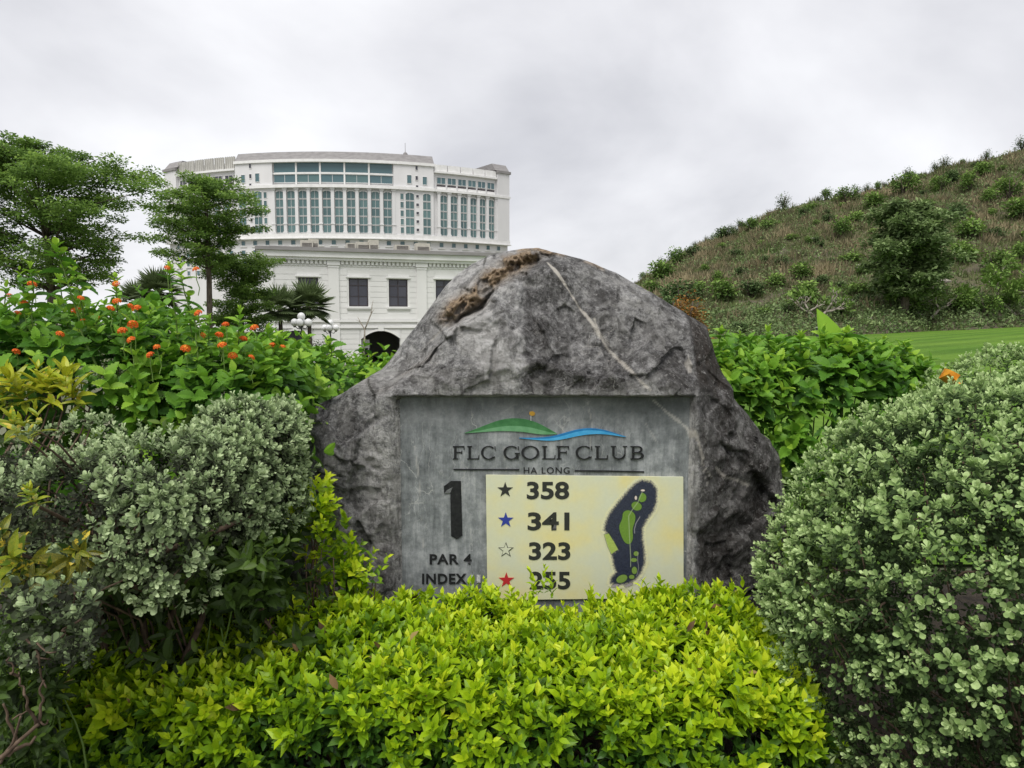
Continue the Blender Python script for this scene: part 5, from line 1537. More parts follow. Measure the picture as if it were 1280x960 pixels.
def lantana(label, base, p, d, Lf, tint0, fl=(), tall=(), n_single=300, n_stem=30, group=None, drop=0.45):
    o = empty('lantana_shrub', base, label, 'shrub', group)
    n = len(p)
    dd = nz(d * 0.45 + np.array((0, -0.15, .8)) + rnd(n, .25))
    sets = [shoots(p, dd, 0.11, 4, Lf, Lf * 0.62, 82, 38, tint0 + .12 * rng.normal(size=n) + .12 * fnoise(p, 2.0, 2), tipgain=0.28, droop=0.22)]
    paths = []
    for e_ in tall:
        e_ = np.array(e_); s0_ = e_ + np.array((rng.normal() * .05, .05, -drop))
        pts = wander(s0_, e_, 7, .008); paths.append((pts, np.linspace(.0045, .002, 7)))
        q_ = np.array([np.array([np.interp(u, np.linspace(0, 1, 7), pts[:, c_]) for c_ in range(3)]) for u in np.linspace(.35, .93, 6)])
        sets.append(shoots(q_, nz(np.array((0, 0, 1.)) + rnd(len(q_), .2)), 0.02, 2, Lf * .95, Lf * .6, 78, 60, tint0 + .18 + .08 * rng.normal(size=len(q_)), droop=.2))
        sets.append(shoots(e_[None] - (0, 0, .02), np.array([[0, 0, 1.]]), 0.045, 4, Lf * .55, Lf * .3, 60, 20, np.array([tint0 + .35])))
    add_foliage(o, Leaves.join(sets), 'serrate', 'lantana', n_single=n_single)
    for k in range(n_stem):
        i = rng.integers(0, n)
        paths.append((wander((base[0] + rng.normal() * .15, base[1] + rng.normal() * .12, 0), p[i] + dd[i] * .05, 7, .02), np.linspace(.007, .0025, 7)))
    stems_mesh(o, paths, 'stem', M['stem'], 5)
    org = np.array(base)
    for k, f_ in enumerate(fl):
        f_ = np.array(f_)
        h = bpy.data.objects.new('flower_head', FL_MESH[k % 4]); link(h, o); h.location = f_ - org
        h.rotation_euler = (rng.uniform(.1, .7), rng.uniform(-.4, .4), rng.uniform(0, 6)); s_ = rng.uniform(.6, .98); h.scale = (s_, s_, s_)
        MB().tube(wander(f_ - (0, -.01, .09), f_ - (0, 0, .004), 4, .004) - f_, .0016, 5).build('flower_stalk', M['stem'], o).location = f_ - org
    return o
# the flowering mass: three shrubs grown together
def yl(px_, py_, Y): return at(px_, py_, Y)
p1, d1 = rbox(480, (-2.25, 2.50, 0.75), (-1.28, 3.35, 1.43), .16, (.3, .5, 1.4, .2, 0, 1.6)); p1 = lumpy(p1, d1, .08, 2.5)
fl1 = [yl(x, y, Y) for x, y, Y in ((30, 379, 2.5), (101, 373, 2.45), (95, 388, 2.5), (40, 356, 2.7), (12, 370, 2.7), (153, 414, 2.42), (166, 406, 2.45), (146, 377, 2.55), (138, 386, 2.5), (163, 383, 2.55), (171, 386, 2.6), (120, 396, 2.6), (107, 402, 2.55), (145, 355, 2.6), (75, 418, 2.45), (22, 392, 2.6), (164, 425, 2.42), (20, 440, 2.45), (196, 434, 2.4), (188, 444, 2.4))]
tall1 = [yl(70, 312, 2.45), yl(38, 338, 2.5), yl(92, 345, 2.6), yl(8, 360, 2.55), yl(145, 360, 2.65), yl(25, 350, 2.8), yl(75, 352, 2.7)]
lantana('tall green shrub with the most orange flower clusters, beside the yellow croton', (-1.75, 2.9, 0.006), p1, d1, 0.078, 0.42, fl1, tall1)
p2, d2 = rbox(400, (-1.36, 2.52, 0.70), (-0.86, 3.4, 1.34), .16, (.4, .6, 1.5, .2, 0, 1.6)); p2 = lumpy(p2, d2, .06, 2.8)
fl2 = [yl(x, y, Y) for x, y, Y in ((245, 337, 2.55), (248, 392, 2.45), (282, 406, 2.45), (274, 419, 2.45), (278, 432, 2.45), (252, 420, 2.6), (304, 424, 2.6), (340, 432, 2.7), (353, 434, 2.75), (318, 410, 2.8), (232, 436, 2.5), (291, 445, 2.5), (314, 447, 2.5), (209, 335, 2.6))]
tall2 = [yl(226, 345, 2.5), yl(236, 380, 2.55), yl(300, 398, 2.6), yl(335, 415, 2.75), yl(212, 340, 2.65), yl(280, 412, 2.6), yl(262, 400, 2.7)]
lantana('flowering shrub with one tall leafy shoot before the spreading tree', (-1.1, 2.95, 0.006), p2, d2, 0.076, 0.46, fl2, tall2)
p3, d3 = rbox(400, (-1.25, 3.35, 0.75), (-0.42, 4.1, 1.25), .16, (.4, .6, 1.5, .2, 0, 1.7)); p3 = lumpy(p3, d3, .06, 2.8)
lantana('green leafy shrub behind the sloping shoulder of the boulder', (-0.8, 3.7, 0.006), p3, d3, 0.072, 0.52, (), [yl(412, 430, 3.5), yl(455, 432, 3.6), yl(380, 428, 3.5)], drop=.3)
p4, d4 = rbox(560, (0.92, 3.42, 0.70), (2.05, 4.2, 1.285), .18, (.7, .7, 1.5, .2, 0, 1.7)); p4 = lumpy(p4, d4, .07, 2.6)
lantana('dense leafy green shrub between the boulder and the silver bushes', (1.5, 3.8, 0.006), p4, d4, 0.094, 0.46, (), [yl(902, 416, 3.5), yl(960, 418, 3.55), yl(1060, 415, 3.5), yl(1000, 423, 3.5), yl(1130, 430, 3.5), yl(1105, 425, 3.6), yl(925, 420, 3.6), yl(1030, 418, 3.6)], n_stem=36, drop=.3)
# dim leaves deep in the shade below
def weed(label, base, pts, Lf, tint0, n=60):
    o = empty('shade_plant', base, label, 'plant')
    p = np.array(pts); d = nz(np.array((0, -.4, .7)) + rnd(len(p), .35))
    add_foliage(o, shoots(p, d, .09, 4, Lf, Lf * .42, 80, 40, tint0 + .12 * rng.normal(size=len(p)), droop=.15), 'long', 'weed')
    stems_mesh(o, [(wander((base[0] + rng.normal() * .08, base[1] + rng.normal() * .06, 0), p[rng.integers(0, len(p))], 6, .015), np.linspace(.005, .002, 6)) for _ in range(16)], 'stem', M['stem'], 5)
weed('dark leafy plant in the shade under the sprawling bush', (-0.95, 2.3, 0.006), [at(rng.uniform(100, 350), rng.uniform(695, 765), rng.uniform(1.98, 2.35)) for _ in range(210)], .065, .45)
weed('dim green undergrowth at the foot of the golden hedge end', (-1.2, 1.75, 0.006), [at(rng.uniform(-10, 75), rng.uniform(790, 960), rng.uniform(1.62, 1.9)) for _ in range(130)], .05, .38)
weed('dark leaves added to give the shadow behind the hedge end', (-1.45, 2.2, 0.006), [(rng.uniform(-1.8, -.62), rng.uniform(2.05, 2.5), rng.uniform(.1, .85)) for _ in range(340)], .07, .35)  # added dark foliage, stands in for the black shadow under the bush
weed('green leaves filling the gap between the croton and the flowering shrub', (-1.6, 2.55, 0.006), [(rng.uniform(-2.2, -.85), rng.uniform(2.42, 2.7), rng.uniform(.35, 1.18)) for _ in range(260)], .075, .8)
weed('shaded leaves between boulder flank and round bush', (1.3, 3.1, 0.006), [(rng.uniform(1.15, 1.6), rng.uniform(2.85, 3.35), rng.uniform(.1, .8)) for _ in range(110)], .07, .45)

# ------------------------------------------------------------------ crotons
def croton(label, base, spots, Lf, tint0, up=.9):
    o = empty('croton', base, label, 'shrub', 'yellow speckled crotons')
    sets = []
    paths = []
    for s_ in spots:
        s_ = np.array(s_)[None]
        sets.append(shoots(s_, nz(np.array([[0, -.3, up]]) + rnd(1, .2)), .05, 4, Lf, Lf * .34, 80, 25, np.array([tint0 + .15 * rng.normal()]), whorl=3, tipgain=.2, droop=(.0 if up > .5 else .5)))
        mid_ = s_[0] + np.array((rng.normal() * .015, .16, -.32))
        paths.append((np.array([(mid_[0], 2.2, 0), (mid_[0], 2.15, mid_[2]), s_[0] + (0, .10, -.06), s_[0]]), [.004, .0035, .003, .0025]))
    add_foliage(o, Leaves.join(sets), 'long', 'croton')
    stems_mesh(o, paths, 'stem', M['twig'], 6)
croton('bright yellow croton standing above the grey bush', (-1.5, 2.4, 0.006), [at(x, y, 2.36) for x, y in ((20, 488), (45, 486), (62, 492), (78, 488), (95, 496), (52, 500), (8, 505), (100, 508), (32, 505), (-10, 490))], .085, .85)
croton('small yellow croton tip pushing through the grey bush top', (-1.25, 1.75, 0.006), [at(x, y, 1.78) for x, y in ((22, 545), (40, 548), (50, 540))], .045, .62)
croton('tiny yellow croton tip halfway down the grey bush face', (-1.14, 1.66, 0.006), [at(x, y, 1.68) for x, y in ((36, 628), (48, 632))], .04, .55)
croton('drooping croton with large dark speckled leaves under the grey bush', (-1.18, 1.72, 0.006), [at(x, y, 1.66) for x, y in ((15, 690), (50, 705), (85, 700), (110, 690), (30, 725), (70, 730), (-5, 680), (-8, 720))], .080, .12, up=.35)

# canna leaf rising behind the shrub
canna = empty('canna_plant', (1.72, 3.8, 0.006), 'broad pale green upright leaf blade rising behind the leafy shrub', 'plant')
def big_leaf(px0, py0, px1, py1, Y, wd, tint, lean, nrm):
    a = at(px0, py0, Y); b_ = at(px1, py1, Y) + np.array((0, lean, 0))
    lv = Leaves(a[None], (b_ - a)[None], np.array([nrm], float), np.linalg.norm(b_ - a), wd, tint)
    n0 = 9; V = []; Fq = []
    ax = lv.ax[0]; nr = lv.nr[0]; sd_ = np.cross(ax, nr); Ln = lv.L[0]
    for k in range(n0 + 1):
        u = k / n0; w2 = wd * .5 * math.sin(math.pi * min(.999, .04 + .96 * u) ** .75) ** .8
        for j in range(-3, 4):
            q_ = j / 3
            V.append(a + ax * Ln * u + sd_ * w2 * q_ + nr * (abs(q_) ** 1.5 * w2 * .45 - .10 * Ln * u * u) - np.array(canna.location))
    for k in range(n0):
        for j in range(6):
            i0 = k * 7 + j; Fq.append((i0, i0 + 1, i0 + 8, i0 + 7))
    me = mesh('leaf_blade', V, Fq, True); t_ = me.attributes.new('tint', 'FLOAT', 'POINT'); t_.data.foreach_set('value', np.full(len(V), tint, np.float32))
    obj('leaf_blade', me, M['canna'], canna)
big_leaf(1052, 492, 1031, 384, 3.62, .21, .75, 0.02, (.35, -1, .1))
big_leaf(1138, 494, 1056, 402, 3.66, .10, .95, 0.10, (.55, -.8, .5))
big_leaf(1125, 500, 1180, 452, 3.55, .12, .35, -0.04, (-.2, -.8, .6))
MB().tube([(1.72, 3.8, 0), (1.72, 3.7, .6), at(1052, 492, 3.62)], [.016, .013, .008], 7).build('stem', M['stem'], canna, True, shift=np.array(canna.location))
MB().tube([(1.76, 3.82, 0), (1.85, 3.75, .6), at(1138, 494, 3.66)], [.014, .011, .006], 7).build('stem', M['stem'], canna, True, shift=np.array(canna.location))

# a curled orange leaf caught on top of the round bush
M['orange_leaf'] = noise_mat('dry_orange_leaf', [(.35, (.52, .22, .02)), (.65, (.78, .42, .04))], 40, .6)
q0 = at(1180, 477, 2.30)
V = []; Fq = []
for k in range(7):
    for j in range(7):
        u, v_ = k / 6 - .5, j / 6 - .5
        wd = math.cos(u * 2.6)
        V.append((u * .085, v_ * .068 * wd - .004, .030 * (abs(v_ * 2) ** 1.5) + .010 * u * math.sin(v_ * 5) + .012 * abs(u)))
for k in range(6):
    for j in range(6): Fq.append((k * 7 + j, k * 7 + j + 1, k * 7 + j + 8, k * 7 + j + 7))
dl_ = obj('dry_leaf', mesh('dry_leaf', V, Fq, True), M['orange_leaf']); dl_.location = q0; dl_.rotation_euler = (.75, .25, .5)
tag(dl_, 'curled orange dry leaf caught on top of a silver green bush', 'leaf')
# bare dead branch at the corner
db = empty('dead_branch', (-1.05, 1.52, 0.006), 'bare brown dead branch leaning under the ragged grey leaves', 'branch')
paths = []
root_ = at(2, 948, 1.55)
for a, b_, r_ in (((-20, 965), (48, 905), .007), ((10, 945), (45, 920), .005), ((45, 905), (30, 868), .004), ((20, 930), (4, 880), .004), ((48, 905), (55, 850), .0035), ((0, 955), (26, 895), .004), ((30, 868), (24, 840), .003), ((45, 812), (58, 860), .003), ((30, 795), (70, 815), .003), ((48, 905), (60, 900), .003), ((15, 900), (40, 890), .002)):
    paths.append((wander(at(*a, 1.55), at(*b_, 1.56 + rng.normal() * .03), 6, .005), np.linspace(r_, r_ * .6, 6)))
paths.append((wander((-1.05, 1.52, 0), at(-20, 965, 1.55), 5, .01), np.linspace(.009, .007, 5)))
stems_mesh(db, paths, 'twig', M['twig'], 6)

# ------------------------------------------------------------------ trees
def copy_thing(src, loc, rz, sc, label=None, group=None):
    r_ = src.copy(); COL.objects.link(r_); r_.location = tuple(loc); r_.rotation_euler = (0, 0, rz); r_.scale = (sc, sc, sc) if np.isscalar(sc) else sc
    if label: r_['label'] = label
    if group: r_['group'] = group
    for ch in src.children:
        c_ = ch.copy(); COL.objects.link(c_); c_.parent = r_
    return r_

def pad_leaves(ctr, rad, n, size, tint):
    """leaf faces through flattened pads"""
    u = nz(rng.normal(size=(n, 3))) * (rng.random((n, 1)) ** .45)
    p = ctr + u * rad
    ax = nz(u * np.array((1, 1, .3)) + rnd(n, .7) * np.array((1, 1, .45)))
    nr = np.array((0, 0, 1.)) + rnd(n, .45)
    return Leaves(p, ax, nr, size * (1 + .3 * rng.normal(size=n)).clip(.5, 1.7), size * .62, tint + .22 * u[:, 2] + .16 * rng.normal(size=n))  # tint rises with height in the pad: lit tops put into the colour

def layered_tree(name, label, base, trunk_pts, trunk_r, tiers, leaf, mkey='terminalia', cat='tree', n_pad=170, group=None, padflat=.22, lean=None):
    """tiers: (height, reach, branches); flat layers of foliage on near-level limbs"""
    o = empty(name, base, label, cat, group)
    base = np.array(base)
    tp_ = np.array(trunk_pts, float)
    zs = tp_[:, 2]
    mb = MB(); mb.tube(base + tp_, trunk_r, 9)
    sets = []
    for (z_, reach, nb_) in tiers:
        s0_ = np.array([np.interp(z_ - .18 * reach, zs, tp_[:, k]) for k in range(3)])
        r0 = float(np.interp(z_, zs, trunk_r))
        ph0 = rng.uniform(0, 6.28)
        for k in range(nb_):
            an = ph0 + 6.283 * k / nb_ + rng.normal() * .35
            ln = reach * rng.uniform(.62, 1.12)
            e_ = np.array((s0_[0] + ln * math.cos(an), s0_[1] + ln * math.sin(an), z_ + .17 * ln + rng.normal() * .10 * reach))
            md = (s0_ * .5 + e_ * .5) + np.array((0, 0, .10 * ln))
            mb.tube(base + np.array([s0_, md, e_]), [max(.03, r0 * .45), max(.022, r0 * .28), .012], 6)
            npd = max(3, int(3 + ln * 1.1))
            for j in range(npd):
                u = .30 + .75 * (j + rng.random() * .6) / npd
                c_ = (s0_ * (1 - u) + e_ * u) + np.array((0, 0, .16 * ln * u * (1 - u) * 2))
                c_ = c_ + np.array((rng.normal() * .22 * ln * .6, rng.normal() * .22 * ln * .6, rng.normal() * .16))
                rr = (.34 + .17 * ln) * rng.uniform(.7, 1.15) * (1.1 - .35 * u)
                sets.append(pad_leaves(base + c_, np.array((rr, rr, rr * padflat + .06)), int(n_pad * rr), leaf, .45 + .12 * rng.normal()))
    tr = mb.build('trunk', M['bark'], o, True, shift=base)
    lv = Leaves.join(sets)
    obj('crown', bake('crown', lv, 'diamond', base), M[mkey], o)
    return o

def gpos(px_, Y, py_=402):
    p = at(px_, py_, Y); p[2] = float(ground_z(p[0], Y)); return p
def zat(py_, Y): return at(640, py_, Y)[2]
# the nearer, larger tree
B = gpos(64, 33.0); g = B[2]; H = lambda y, Y=33.0: zat(y, Y) - g
layered_tree('terminalia_tree', 'largest layered tree with dark trunk rising over the flowering shrubs', B,
             [(0, 0, 0), (.1, 0, 2.0), (.0, 0.1, H(330)), (-.1, 0, H(260)), (-.9, .1, H(188))], [.24, .20, .17, .12, .03],
             [(H(350), 2.9, 5), (H(330), 3.6, 6), (H(302), 4.2, 7), (H(275), 4.2, 7), (H(248), 4.2, 7), (H(228), 4.1, 7), (H(210), 3.2, 6), (H(196), 2.1, 5), (H(184), 1.1, 4)], .15, n_pad=240, padflat=.25)
# the second, in front of the pavilion end
B = gpos(258, 42.0); g = B[2]; H2 = lambda y, Y=42.0: zat(y, Y) - g
layered_tree('terminalia_tree', 'spreading layered tree with forked trunk in front of the white pavilion end', B,
             [(0, 0, 0), (.15, 0, 2.0), (.25, 0, H2(350)), (.15, .1, H2(300)), (.35, 0, H2(230))], [.21, .18, .15, .11, .02],
             [(H2(326), 2.7, 5), (H2(306), 3.0, 6), (H2(288), 3.2, 6), (H2(270), 3.1, 6), (H2(252), 2.6, 6), (H2(238), 1.7, 5), (H2(228), .9, 4)], .16, n_pad=240, padflat=.25)
B = gpos(302, 46.0); g = B[2]; H3 = lambda y, Y=46.0: zat(y, Y) - g
layered_tree('terminalia_tree', 'lower bushier tree behind the forked one, brushing the pavilion wall', B,
             [(0, 0, 0), (0, 0, 2.5), (.1, 0, H3(330))], [.18, .15, .03],
             [(H3(425), 2.2, 6), (H3(405), 2.3, 6), (H3(388), 2.5, 6), (H3(370), 2.5, 6), (H3(352), 2.4, 6), (H3(338), 2.5, 6), (H3(328), 1.6, 4)], .16, n_pad=270, padflat=.34)

# fan palms
def fan_palm(label, B, h, R_, n=26, skirt=0):
    o = empty('fan_palm', B, label, 'palm tree', 'fan palms by the pavilion')
    MB().tube([(0, 0, 0), (.05, 0, h * .5), (0, .05, h)], [.20, .16, .13], 9).build('trunk', M['bark'], o, True)
    B = np.array(B)
    c0 = B + (0, .05, h)
    for k in range(n):
        an = k * 2.39996; el = R(78 - 120 * (k + .5) / n)
        d = np.array((math.cos(an) * math.cos(el), math.sin(an) * math.cos(el), math.sin(el)))
        hub = c0 + d * R_ * .45 * rng.uniform(.85, 1.1)
        sd_ = nz(np.cross(d, (0, 0, 1))); up = np.cross(sd_, d)
        bl = 22
        th = np.linspace(-1.9, 1.9, bl)
        ax = np.cos(th)[:, None] * d + np.sin(th)[:, None] * sd_ + np.array((0, 0, -.35))
        lv = Leaves(np.repeat(hub[None], bl, 0), ax, np.repeat(up[None], bl, 0) + rnd(bl, .2), R_ * .62 * (1 - .1 * np.abs(th)), R_ * .10, .5 + .3 * (k < n * .4) + .15 * rng.normal(size=bl))
        fr = obj('frond', bake('frond', lv, 'blade', B), M['palm'], o)
        MB().tube([c0 - B, hub - B], [.03, .018], 4).build('frond_stalk', M['stem'], fr)
for label, px_, Y, ytop, Rr_, n in (('fan palm with full green head beside the globe lamp', 386, 54, 382, 2.1, 30), ('fan palm half hidden behind the bushy tree', 350, 52, 386, 1.9, 26), ('pale fan palm seen between the two layered trees', 198, 48, 366, 1.8, 26), ('drooping fan palm leaning beside the pale palm', 172, 50, 376, 1.6, 20)):
    B = gpos(px_, Y); fan_palm(label, B, zat(ytop, Y) - B[2], Rr_, n)

# bare sapling before the pavilion
B = gpos(456, 55.0)
sap = empty('bare_sapling', B, 'thin leafless sapling with forked top before the pavilion', 'sapling')
q = lambda x, y: at(x, y, 55.0) - np.array(B)
mb = MB(); mb.tube([(0, 0, 0), q(455, 440), q(456, 412), q(450, 402), q(447, 396)], [.09, .075, .06, .035, .015], 7)
mb.tube([q(456, 412), q(460, 402), q(464, 392), q(465, 382), q(466.5, 375)], [.055, .05, .045, .03, .012], 7); mb.tube([q(464, 392), q(468, 386)], [.03, .012], 6); mb.tube([q(450, 402), q(445, 400)], [.025, .01], 6)
mb.build('trunk', M['pale_bark'], sap, True)
# low shrubs at the pavilion foot
def round_bush(name, label, base, rad, n, size, mkey, cat='shrub', group=None, clumps=9, stem=True, tint0=.5):
    o = empty(name, base, label, cat, group); base = np.array(base)
    rad = np.array(rad, float); sets = []
    for k in range(clumps):
        u = nz(rng.normal(size=3)) * rng.uniform(.25, .8); u[2] = abs(u[2]) * .9
        c_ = base + (0, 0, rad[2] * .42) + u * rad * np.array((.8, .8, .72))
        rr = rad * rng.uniform(.30, .52)
        sets.append(pad_leaves(c_, rr, n // clumps, size, tint0 + .16 * rng.normal() + .15 * u[2]))  # higher clumps get a lighter tint, light from above painted in
    lv = Leaves.join(sets)
    lv = lv.take(lv.pos[:, 2] > base[2] - .1)
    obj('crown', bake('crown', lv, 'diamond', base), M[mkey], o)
    mb = MB()
    for k in range(4): mb.tube(np.array([(0, 0, -.2), (rad[0] * .2 * math.cos(k * 1.7), rad[1] * .2 * math.sin(k * 1.7), rad[2] * .5), (rad[0] * .45 * math.cos(k * 1.7), rad[1] * .45 * math.sin(k * 1.7), rad[2] * 1.0)]), [.05 * rad[2], .035 * rad[2], .01 * rad[2]], 5)
    mb.build('trunk', M['bark'], o, True)
    return o
for px_, Y, wd, h, mk, lb in ((405, 56, 1.6, 2.2, 'bush_b', 'dull dark shrub under the shorter globe lamp'), (362, 50, 2.0, 2.2, 'bush_b', 'dark shrub between the palm trunks'), (320, 44, 2.0, 2.2, 'bush_a', 'green shrub at the foot of the bushy tree'), (225, 42, 2.2, 2.4, 'bush_a', 'green shrub at the foot of the forked tree'), (140, 36, 2.4, 2.4, 'bush_a', 'green shrub between the layered trees'), (180, 40, 2.4, 2.6, 'bush_b', 'dark shrub below the pale palms'), (60, 31, 2.6, 2.6, 'bush_b', 'dark shrub at the foot of the largest tree'), (10, 32, 2.6, 2.6, 'bush_a', 'pale shrub beyond the largest tree trunk')):
    B = gpos(px_, Y); round_bush('shrub', lb, B, (wd, wd, h), 1500, .16, mk)

# ------------------------------------------------------------------ the hillside
# big dark tree at its foot
def foot(px_, py_): return hill_at(px_, py_)
B = foot(1127, 392); Y = B[1]; k_ = Y / FPX
hk = lambda y: (392 - y) * k_
layered_tree('hill_tree', 'large dark domed tree standing at the foot of the hill', B, [(0, 0, -.5), (.2, 0, hk(370)), (0, 0, hk(320)), (.2, 0, hk(262))], [.6, .5, .35, .08],
             [(hk(366), 36 * k_, 7), (hk(354), 46 * k_, 8), (hk(340), 50 * k_, 9), (hk(325), 50 * k_, 9), (hk(310), 48 * k_, 9), (hk(296), 46 * k_, 9), (hk(283), 42 * k_, 8), (hk(272), 34 * k_, 8), (hk(264), 22 * k_, 7)], .60, 'hill_tree', n_pad=60, padflat=.7)
def frangipani(label, px_, py_, w_px, h_px, n=9, leaf_n=40):
    B = foot(px_, py_); k_ = B[1] / FPX
    o = empty('frangipani_tree', B, label, 'tree', 'pale bare frangipani trees at the hill foot')
    mb = MB(); sets = []
    def grow(p, d, ln, r_, lvl):
        e_ = p + d * ln
        mb.tube([p, (p + e_) / 2 + rnd(1, ln * .05)[0], e_], [r_, r_ * .85, r_ * .7], 6)
        if lvl == 0:
            n_ = leaf_n; dd = nz(d + rnd(n_, .8)); sets.append(Leaves(np.repeat((e_ + np.array(B))[None], n_, 0) + rnd(n_, .35), dd, np.array((0, 0, 1.)) + rnd(n_, .4), 1.0, .30, .75 + .15 * rng.normal(size=n_)))
            return
        for k in range(2 + (rng.random() < .5)):
            d2 = nz(d + rnd(1, .62)[0] * np.array((1.2, 1.2, .6)) + np.array((0, 0, .12))); grow(e_, d2, ln * rng.uniform(.62, .85), r_ * .66, lvl - 1)
    for s_ in (-1, 1):
        grow(np.zeros(3) - (0, 0, .3), nz(np.array((s_ * .75 * w_px / h_px, 0.1, .8))), h_px * k_ * .36, .24, 3)
    mb.build('trunk', M['pale_bark'], o, True)
    obj('crown', bake('crown', Leaves.join(sets), 'diamond', np.array(B)), M['bush_a'], o)
frangipani('bare pale frangipani before the dark domed tree', 1158, 402, 60, 62, leaf_n=22)
frangipani('bare frangipani with few leaves standing on the lower slope', 1020, 400, 46, 44, leaf_n=5)
frangipani('wide pale frangipani farther along the hill foot', 1268, 396, 90, 80, leaf_n=26)
# rusty shrub just past the stone
Bp = at(868, 405, 26.0); Bz = float(ground_z(Bp[0], 26.0))
round_bush('rusty_shrub', 'rust brown shrub peeping over the boulder shoulder', (Bp[0] - .35, 26.0, Bz), (1.05, 1.0, 2.35), 3200, .12, 'rust', clumps=26)
Bp = at(838, 405, 28.0); Bz = float(ground_z(Bp[0], 28.0))
round_bush('olive_shrub', 'olive brown shrub next to the rusty one behind the boulder', (Bp[0], 28.0, Bz), (.9, .9, 2.6), 2600, .12, 'bush_b', clumps=20)
# bushes and small trees: a few kinds, copied over the slope
protos = []
BL = [('light green bush of middle height among the hillside scrub', 'light green hillside bushes'), ('tall light green bush among the hillside scrub', 'tall light green hillside bushes'), ('dull dark green bush among the hillside scrub', 'dull dark hillside bushes'), ('slender dark green bush among the hillside scrub', 'slender dark hillside bushes'), ('low flat light green bush hugging the hillside', 'low flat hillside bushes')]
for k, (mk, n, sz, tall) in enumerate((('bush_a', 620, .34, .8), ('bush_a', 800, .30, 1.1), ('bush_b', 700, .32, .9), ('bush_b', 520, .30, 1.5), ('bush_a', 520, .36, .6))):
    protos.append(round_bush('hill_bush', BL[k][0], (0, 0, -500), (1.9, 1.9, 2.0 * tall), n, sz, mk, 'bush', BL[k][1], clumps=7 + k, tint0=.5))
first = [True] * len(protos)
def put_bush(k, p, sc, lb=None, gp=None):
    rz = rng.uniform(0, 6.28)
    if first[k]:
        o = protos[k]; o.location = tuple(p); o.rotation_euler = (0, 0, rz); o.scale = (sc, sc, sc); first[k] = False
        if lb: o['label'] = lb
        if gp: o['group'] = gp
        return o
    return copy_thing(protos[k], p, rz, sc, lb or BL[k][0], gp or BL[k][1])
mids_extra = [(s_, t_) for s_, t_ in zip(rng.uniform(800, 1290, 70), rng.random(70) ** .9 * .95 + .02)]
RB = 'small tree standing out on the hill crest against the sky'; RG = 'small trees along the hill crest'
mids = [(905, 300, 1.0), (935, 290, 1.5), (958, 287, 1.3), (925, 278, 1.2), (1010, 262, 1.1), (1050, 255, 1.3), (1085, 262, 1.2), (1120, 245, 1.5), (1165, 240, 1.6), (1180, 232, 1.4), (1250, 250, 1.9), (1265, 275, 2.2), (1225, 258, 1.4), (1200, 240, 1.2), (1275, 222, 1.7), (1215, 222, 1.3), (1060, 282, 1.0), (1045, 300, 1.0), (1030, 278, .7), (1005, 308, .9), (975, 335, 1.2), (947, 310, .9), (952, 330, .9), (880, 340, .9), (865, 322, 1.0), (842, 335, 1.3), (826, 352, 1.8), (815, 368, 1.6), (870, 368, 1.1), (905, 378, 1.2), (935, 372, .9), (965, 362, 1.2), (1000, 352, 1.0), (1000, 380, 1.2), (1060, 330, .9), (1200, 330, 1.4), (1240, 345, 1.5), (1270, 330, 1.6), (1205, 300, 1.2), (1185, 278, 1.1), (1235, 300, 1.3), (1070, 372, 1.2), (1090, 385, 1.0), (1200, 392, 1.1), (1230, 395, 1.1), (1255, 390, 1.2), (1180, 390, .9), (1050, 392, .8), (985, 392, .8), (1270, 365, 1.4), (1075, 345, .8), (1165, 350, 1.0), (1140, 395, .8), (850, 385, 1.4), (895, 355, .7), (1025, 360, .7), (915, 325, .7), (985, 300, .7), (1110, 275, .9), (1150, 265, 1.1), (1100, 305, .8), (925, 345, .6), (1035, 330, .6), (955, 395, .7), (1015, 285, .6), (1140, 228, .9), (1275, 300, 1.3), (900, 312, .8), (1000, 270, .8)]
for i, (x, y, s_) in enumerate(mids):
    put_bush(int(rng.choice([0, 1, 2, 4, 0])), hill_at(x, y), s_ * 1.25 * rng.uniform(.6, 1.35))
for s_, t_ in mids_extra: put_bush(int(rng.choice([0, 2, 4, 2])), hill_point(s_, t_), rng.uniform(.3, .85))
for i, (x, s_) in enumerate(((803, .9), (826, 1.0), (838, .7), (900, .9), (912, 1.0), (921, 1.1), (935, .8), (974, 1.3), (1016, .7), (1025, 1.2), (1063, .9), (1074, .9), (1089, 1.1), (1097, .6), (1122, 1.2), (1130, 1.1), (1158, 1.0), (1168, 1.1), (1190, .8), (1219, .9), (1262, 1.1), (1275, 1.0), (865, .6), (880, .6), (890, .8))):
    p = np.array(hill_point(x, .985)); p[2] -= .2
    o = put_bush(3 if i % 3 else 1, p, s_ * rng.uniform(.8, 1.05), RB, RG)
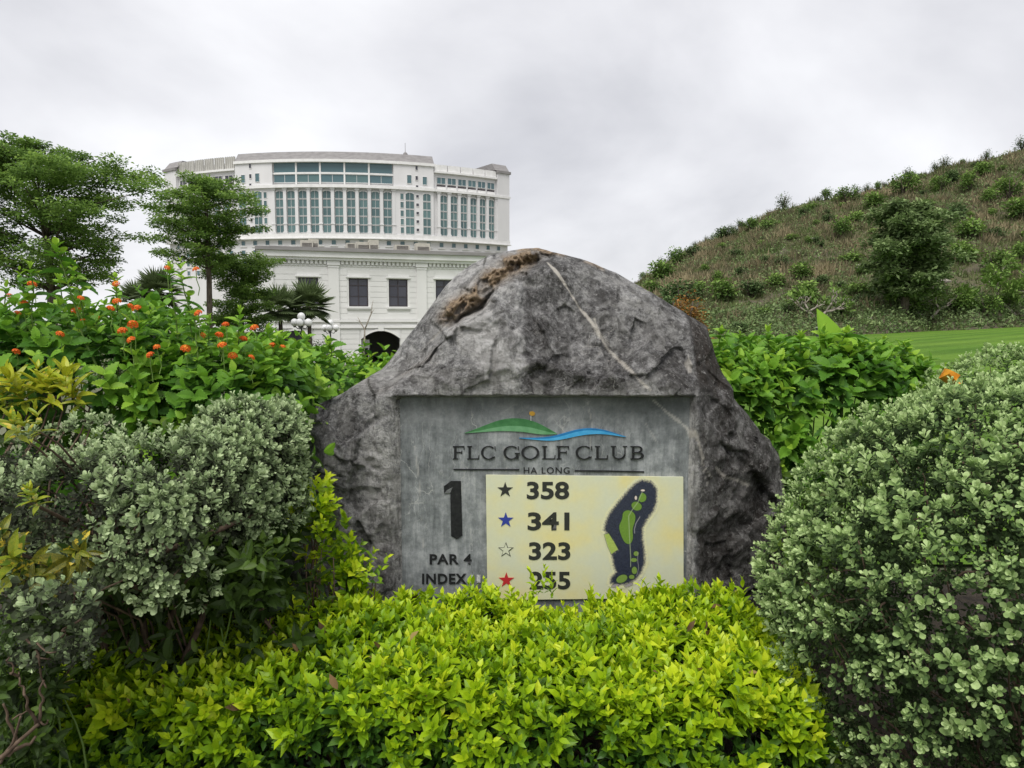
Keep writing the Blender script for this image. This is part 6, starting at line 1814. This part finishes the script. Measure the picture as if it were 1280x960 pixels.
# grass and dry scrub that covers the slope
sets = []
n = 56000
sx_ = rng.uniform(690, 1420, n); tx_ = rng.random(n) ** .8
P = np.array([hill_point(a, b_) for a, b_ in zip(sx_, tx_)])
f_ = fnoise(P, .06, 3); f2 = fnoise(P + 50, .25, 2)
lowg = smooth((.12 - tx_) / .12)
tn = .44 + .42 * f_ + .36 * f2 + .14 * rng.normal(size=n) - .38 * lowg
hgt = (.45 + .75 * smooth((f2 + .1) / .4) + .5 * rng.random(n) ** 3) * (1 - .45 * lowg)
keepm = (f_ + .6 * f2 + .35 * rng.normal(size=n)) > -.42
P, tn, hgt = P[keepm], tn[keepm], hgt[keepm]
for k in range(3):
    m_ = len(P)
    ax = np.array((0, 0, 1.)) + rnd(m_, .38)
    sets.append(Leaves(P + rnd(m_, .25) * np.array((1, 1, 0)) - (0, 0, .1), ax, rnd(m_, 1.0) * np.array((1, 1, .1)) + np.array((0, -.4, 0)), hgt * (1 + .3 * rng.normal(size=m_)).clip(.4, 1.8), .14 + .10 * rng.random(m_), tn + .06 * rng.normal(size=m_)))
scrub = obj('dry_scrub', bake('dry_scrub', Leaves.join(sets), 'blade', np.zeros(3)), M['drygrass'])
tag(scrub, 'dry tan and olive grass covering the hillside', 'grass', kind='stuff')
# low leafy scrub in patches between the bushes, thick along the foot
n = 56000
sx_ = rng.uniform(690, 1420, n); tx_ = np.where(rng.random(n) < .3, rng.random(n) * .14, rng.random(n) ** .8)
P = np.array([hill_point(a, b_) for a, b_ in zip(sx_, tx_)])
f_ = fnoise(P + 17, .10, 3); f2 = fnoise(P + 80, .45, 2)
keepm = (f_ + .5 * f2 + .9 * smooth((.17 - tx_) / .12)) > .0
P, f2, f_ = P[keepm], f2[keepm], f_[keepm]; m_ = len(P)
P = P + rnd(m_, .3) + np.array((0, 0, .35)) + np.array((0, 0, .7)) * rng.random((m_, 1)) * np.clip(f2 + .5, 0, 1)[:, None]
ls = obj('low_scrub', bake('low_scrub', Leaves(P, rnd(m_, 1.0), np.array((0, -.3, 1.)) + rnd(m_, .5), .42 * (1 + .35 * rng.normal(size=m_)).clip(.4, 2), .26, .42 + .25 * f2 + .2 * rng.normal(size=m_)), 'diamond', np.zeros(3)), M['hill_tree'])
tag(ls, 'low green scrub patches covering the hillside', 'scrub', kind='stuff')
# stones showing on the slope
M['stone'] = noise_mat('pale_stone', [(.3, (.16, .14, .12)), (.7, (.34, .31, .27))], 2.0, .9, .5, .1)
for i, (x, y, s_) in enumerate(((1083, 399, .8), (1055, 378, 1.6), (1070, 376, 1.3), (1075, 335, 1.5), (1175, 355, 1.4), (1012, 300, 1.0))):
    p = hill_at(x, y); V = []; 
    mb = MB(); mb.lathe((0, 0, 0), [(.3, -.35), (.62, -.1), (.66, .15), (.42, .42), (.1, .5)], 9)
    V = [tuple(np.array(v) * (1 + .35 * noise.noise(Vector(v) * 1.7 + Vector((i * 9, 0, 0)))) * s_ * np.array((1.3, 1, .8))) for v in mb.V]
    st_ = obj('hill_stone', mesh('hill_stone', V, mb.F), M['stone']); st_.location = p
    tag(st_, 'pale stone lying in the scrub on the slope', 'stone', 'stones on the hillside')
# small grey box on the lawn edge
p = gpos(1026, 92.0)
eb = empty('utility_box', p, 'small grey utility box at the lawn edge below the slope', 'utility box')
MB().box((-.45, -.3, 0), (.45, .3, 1.15)).build('casing', M['lamp_metal'], eb); MB().box((-.5, -.35, 1.15), (.5, .35, 1.25)).build('lid', M['vent_fin'], eb)
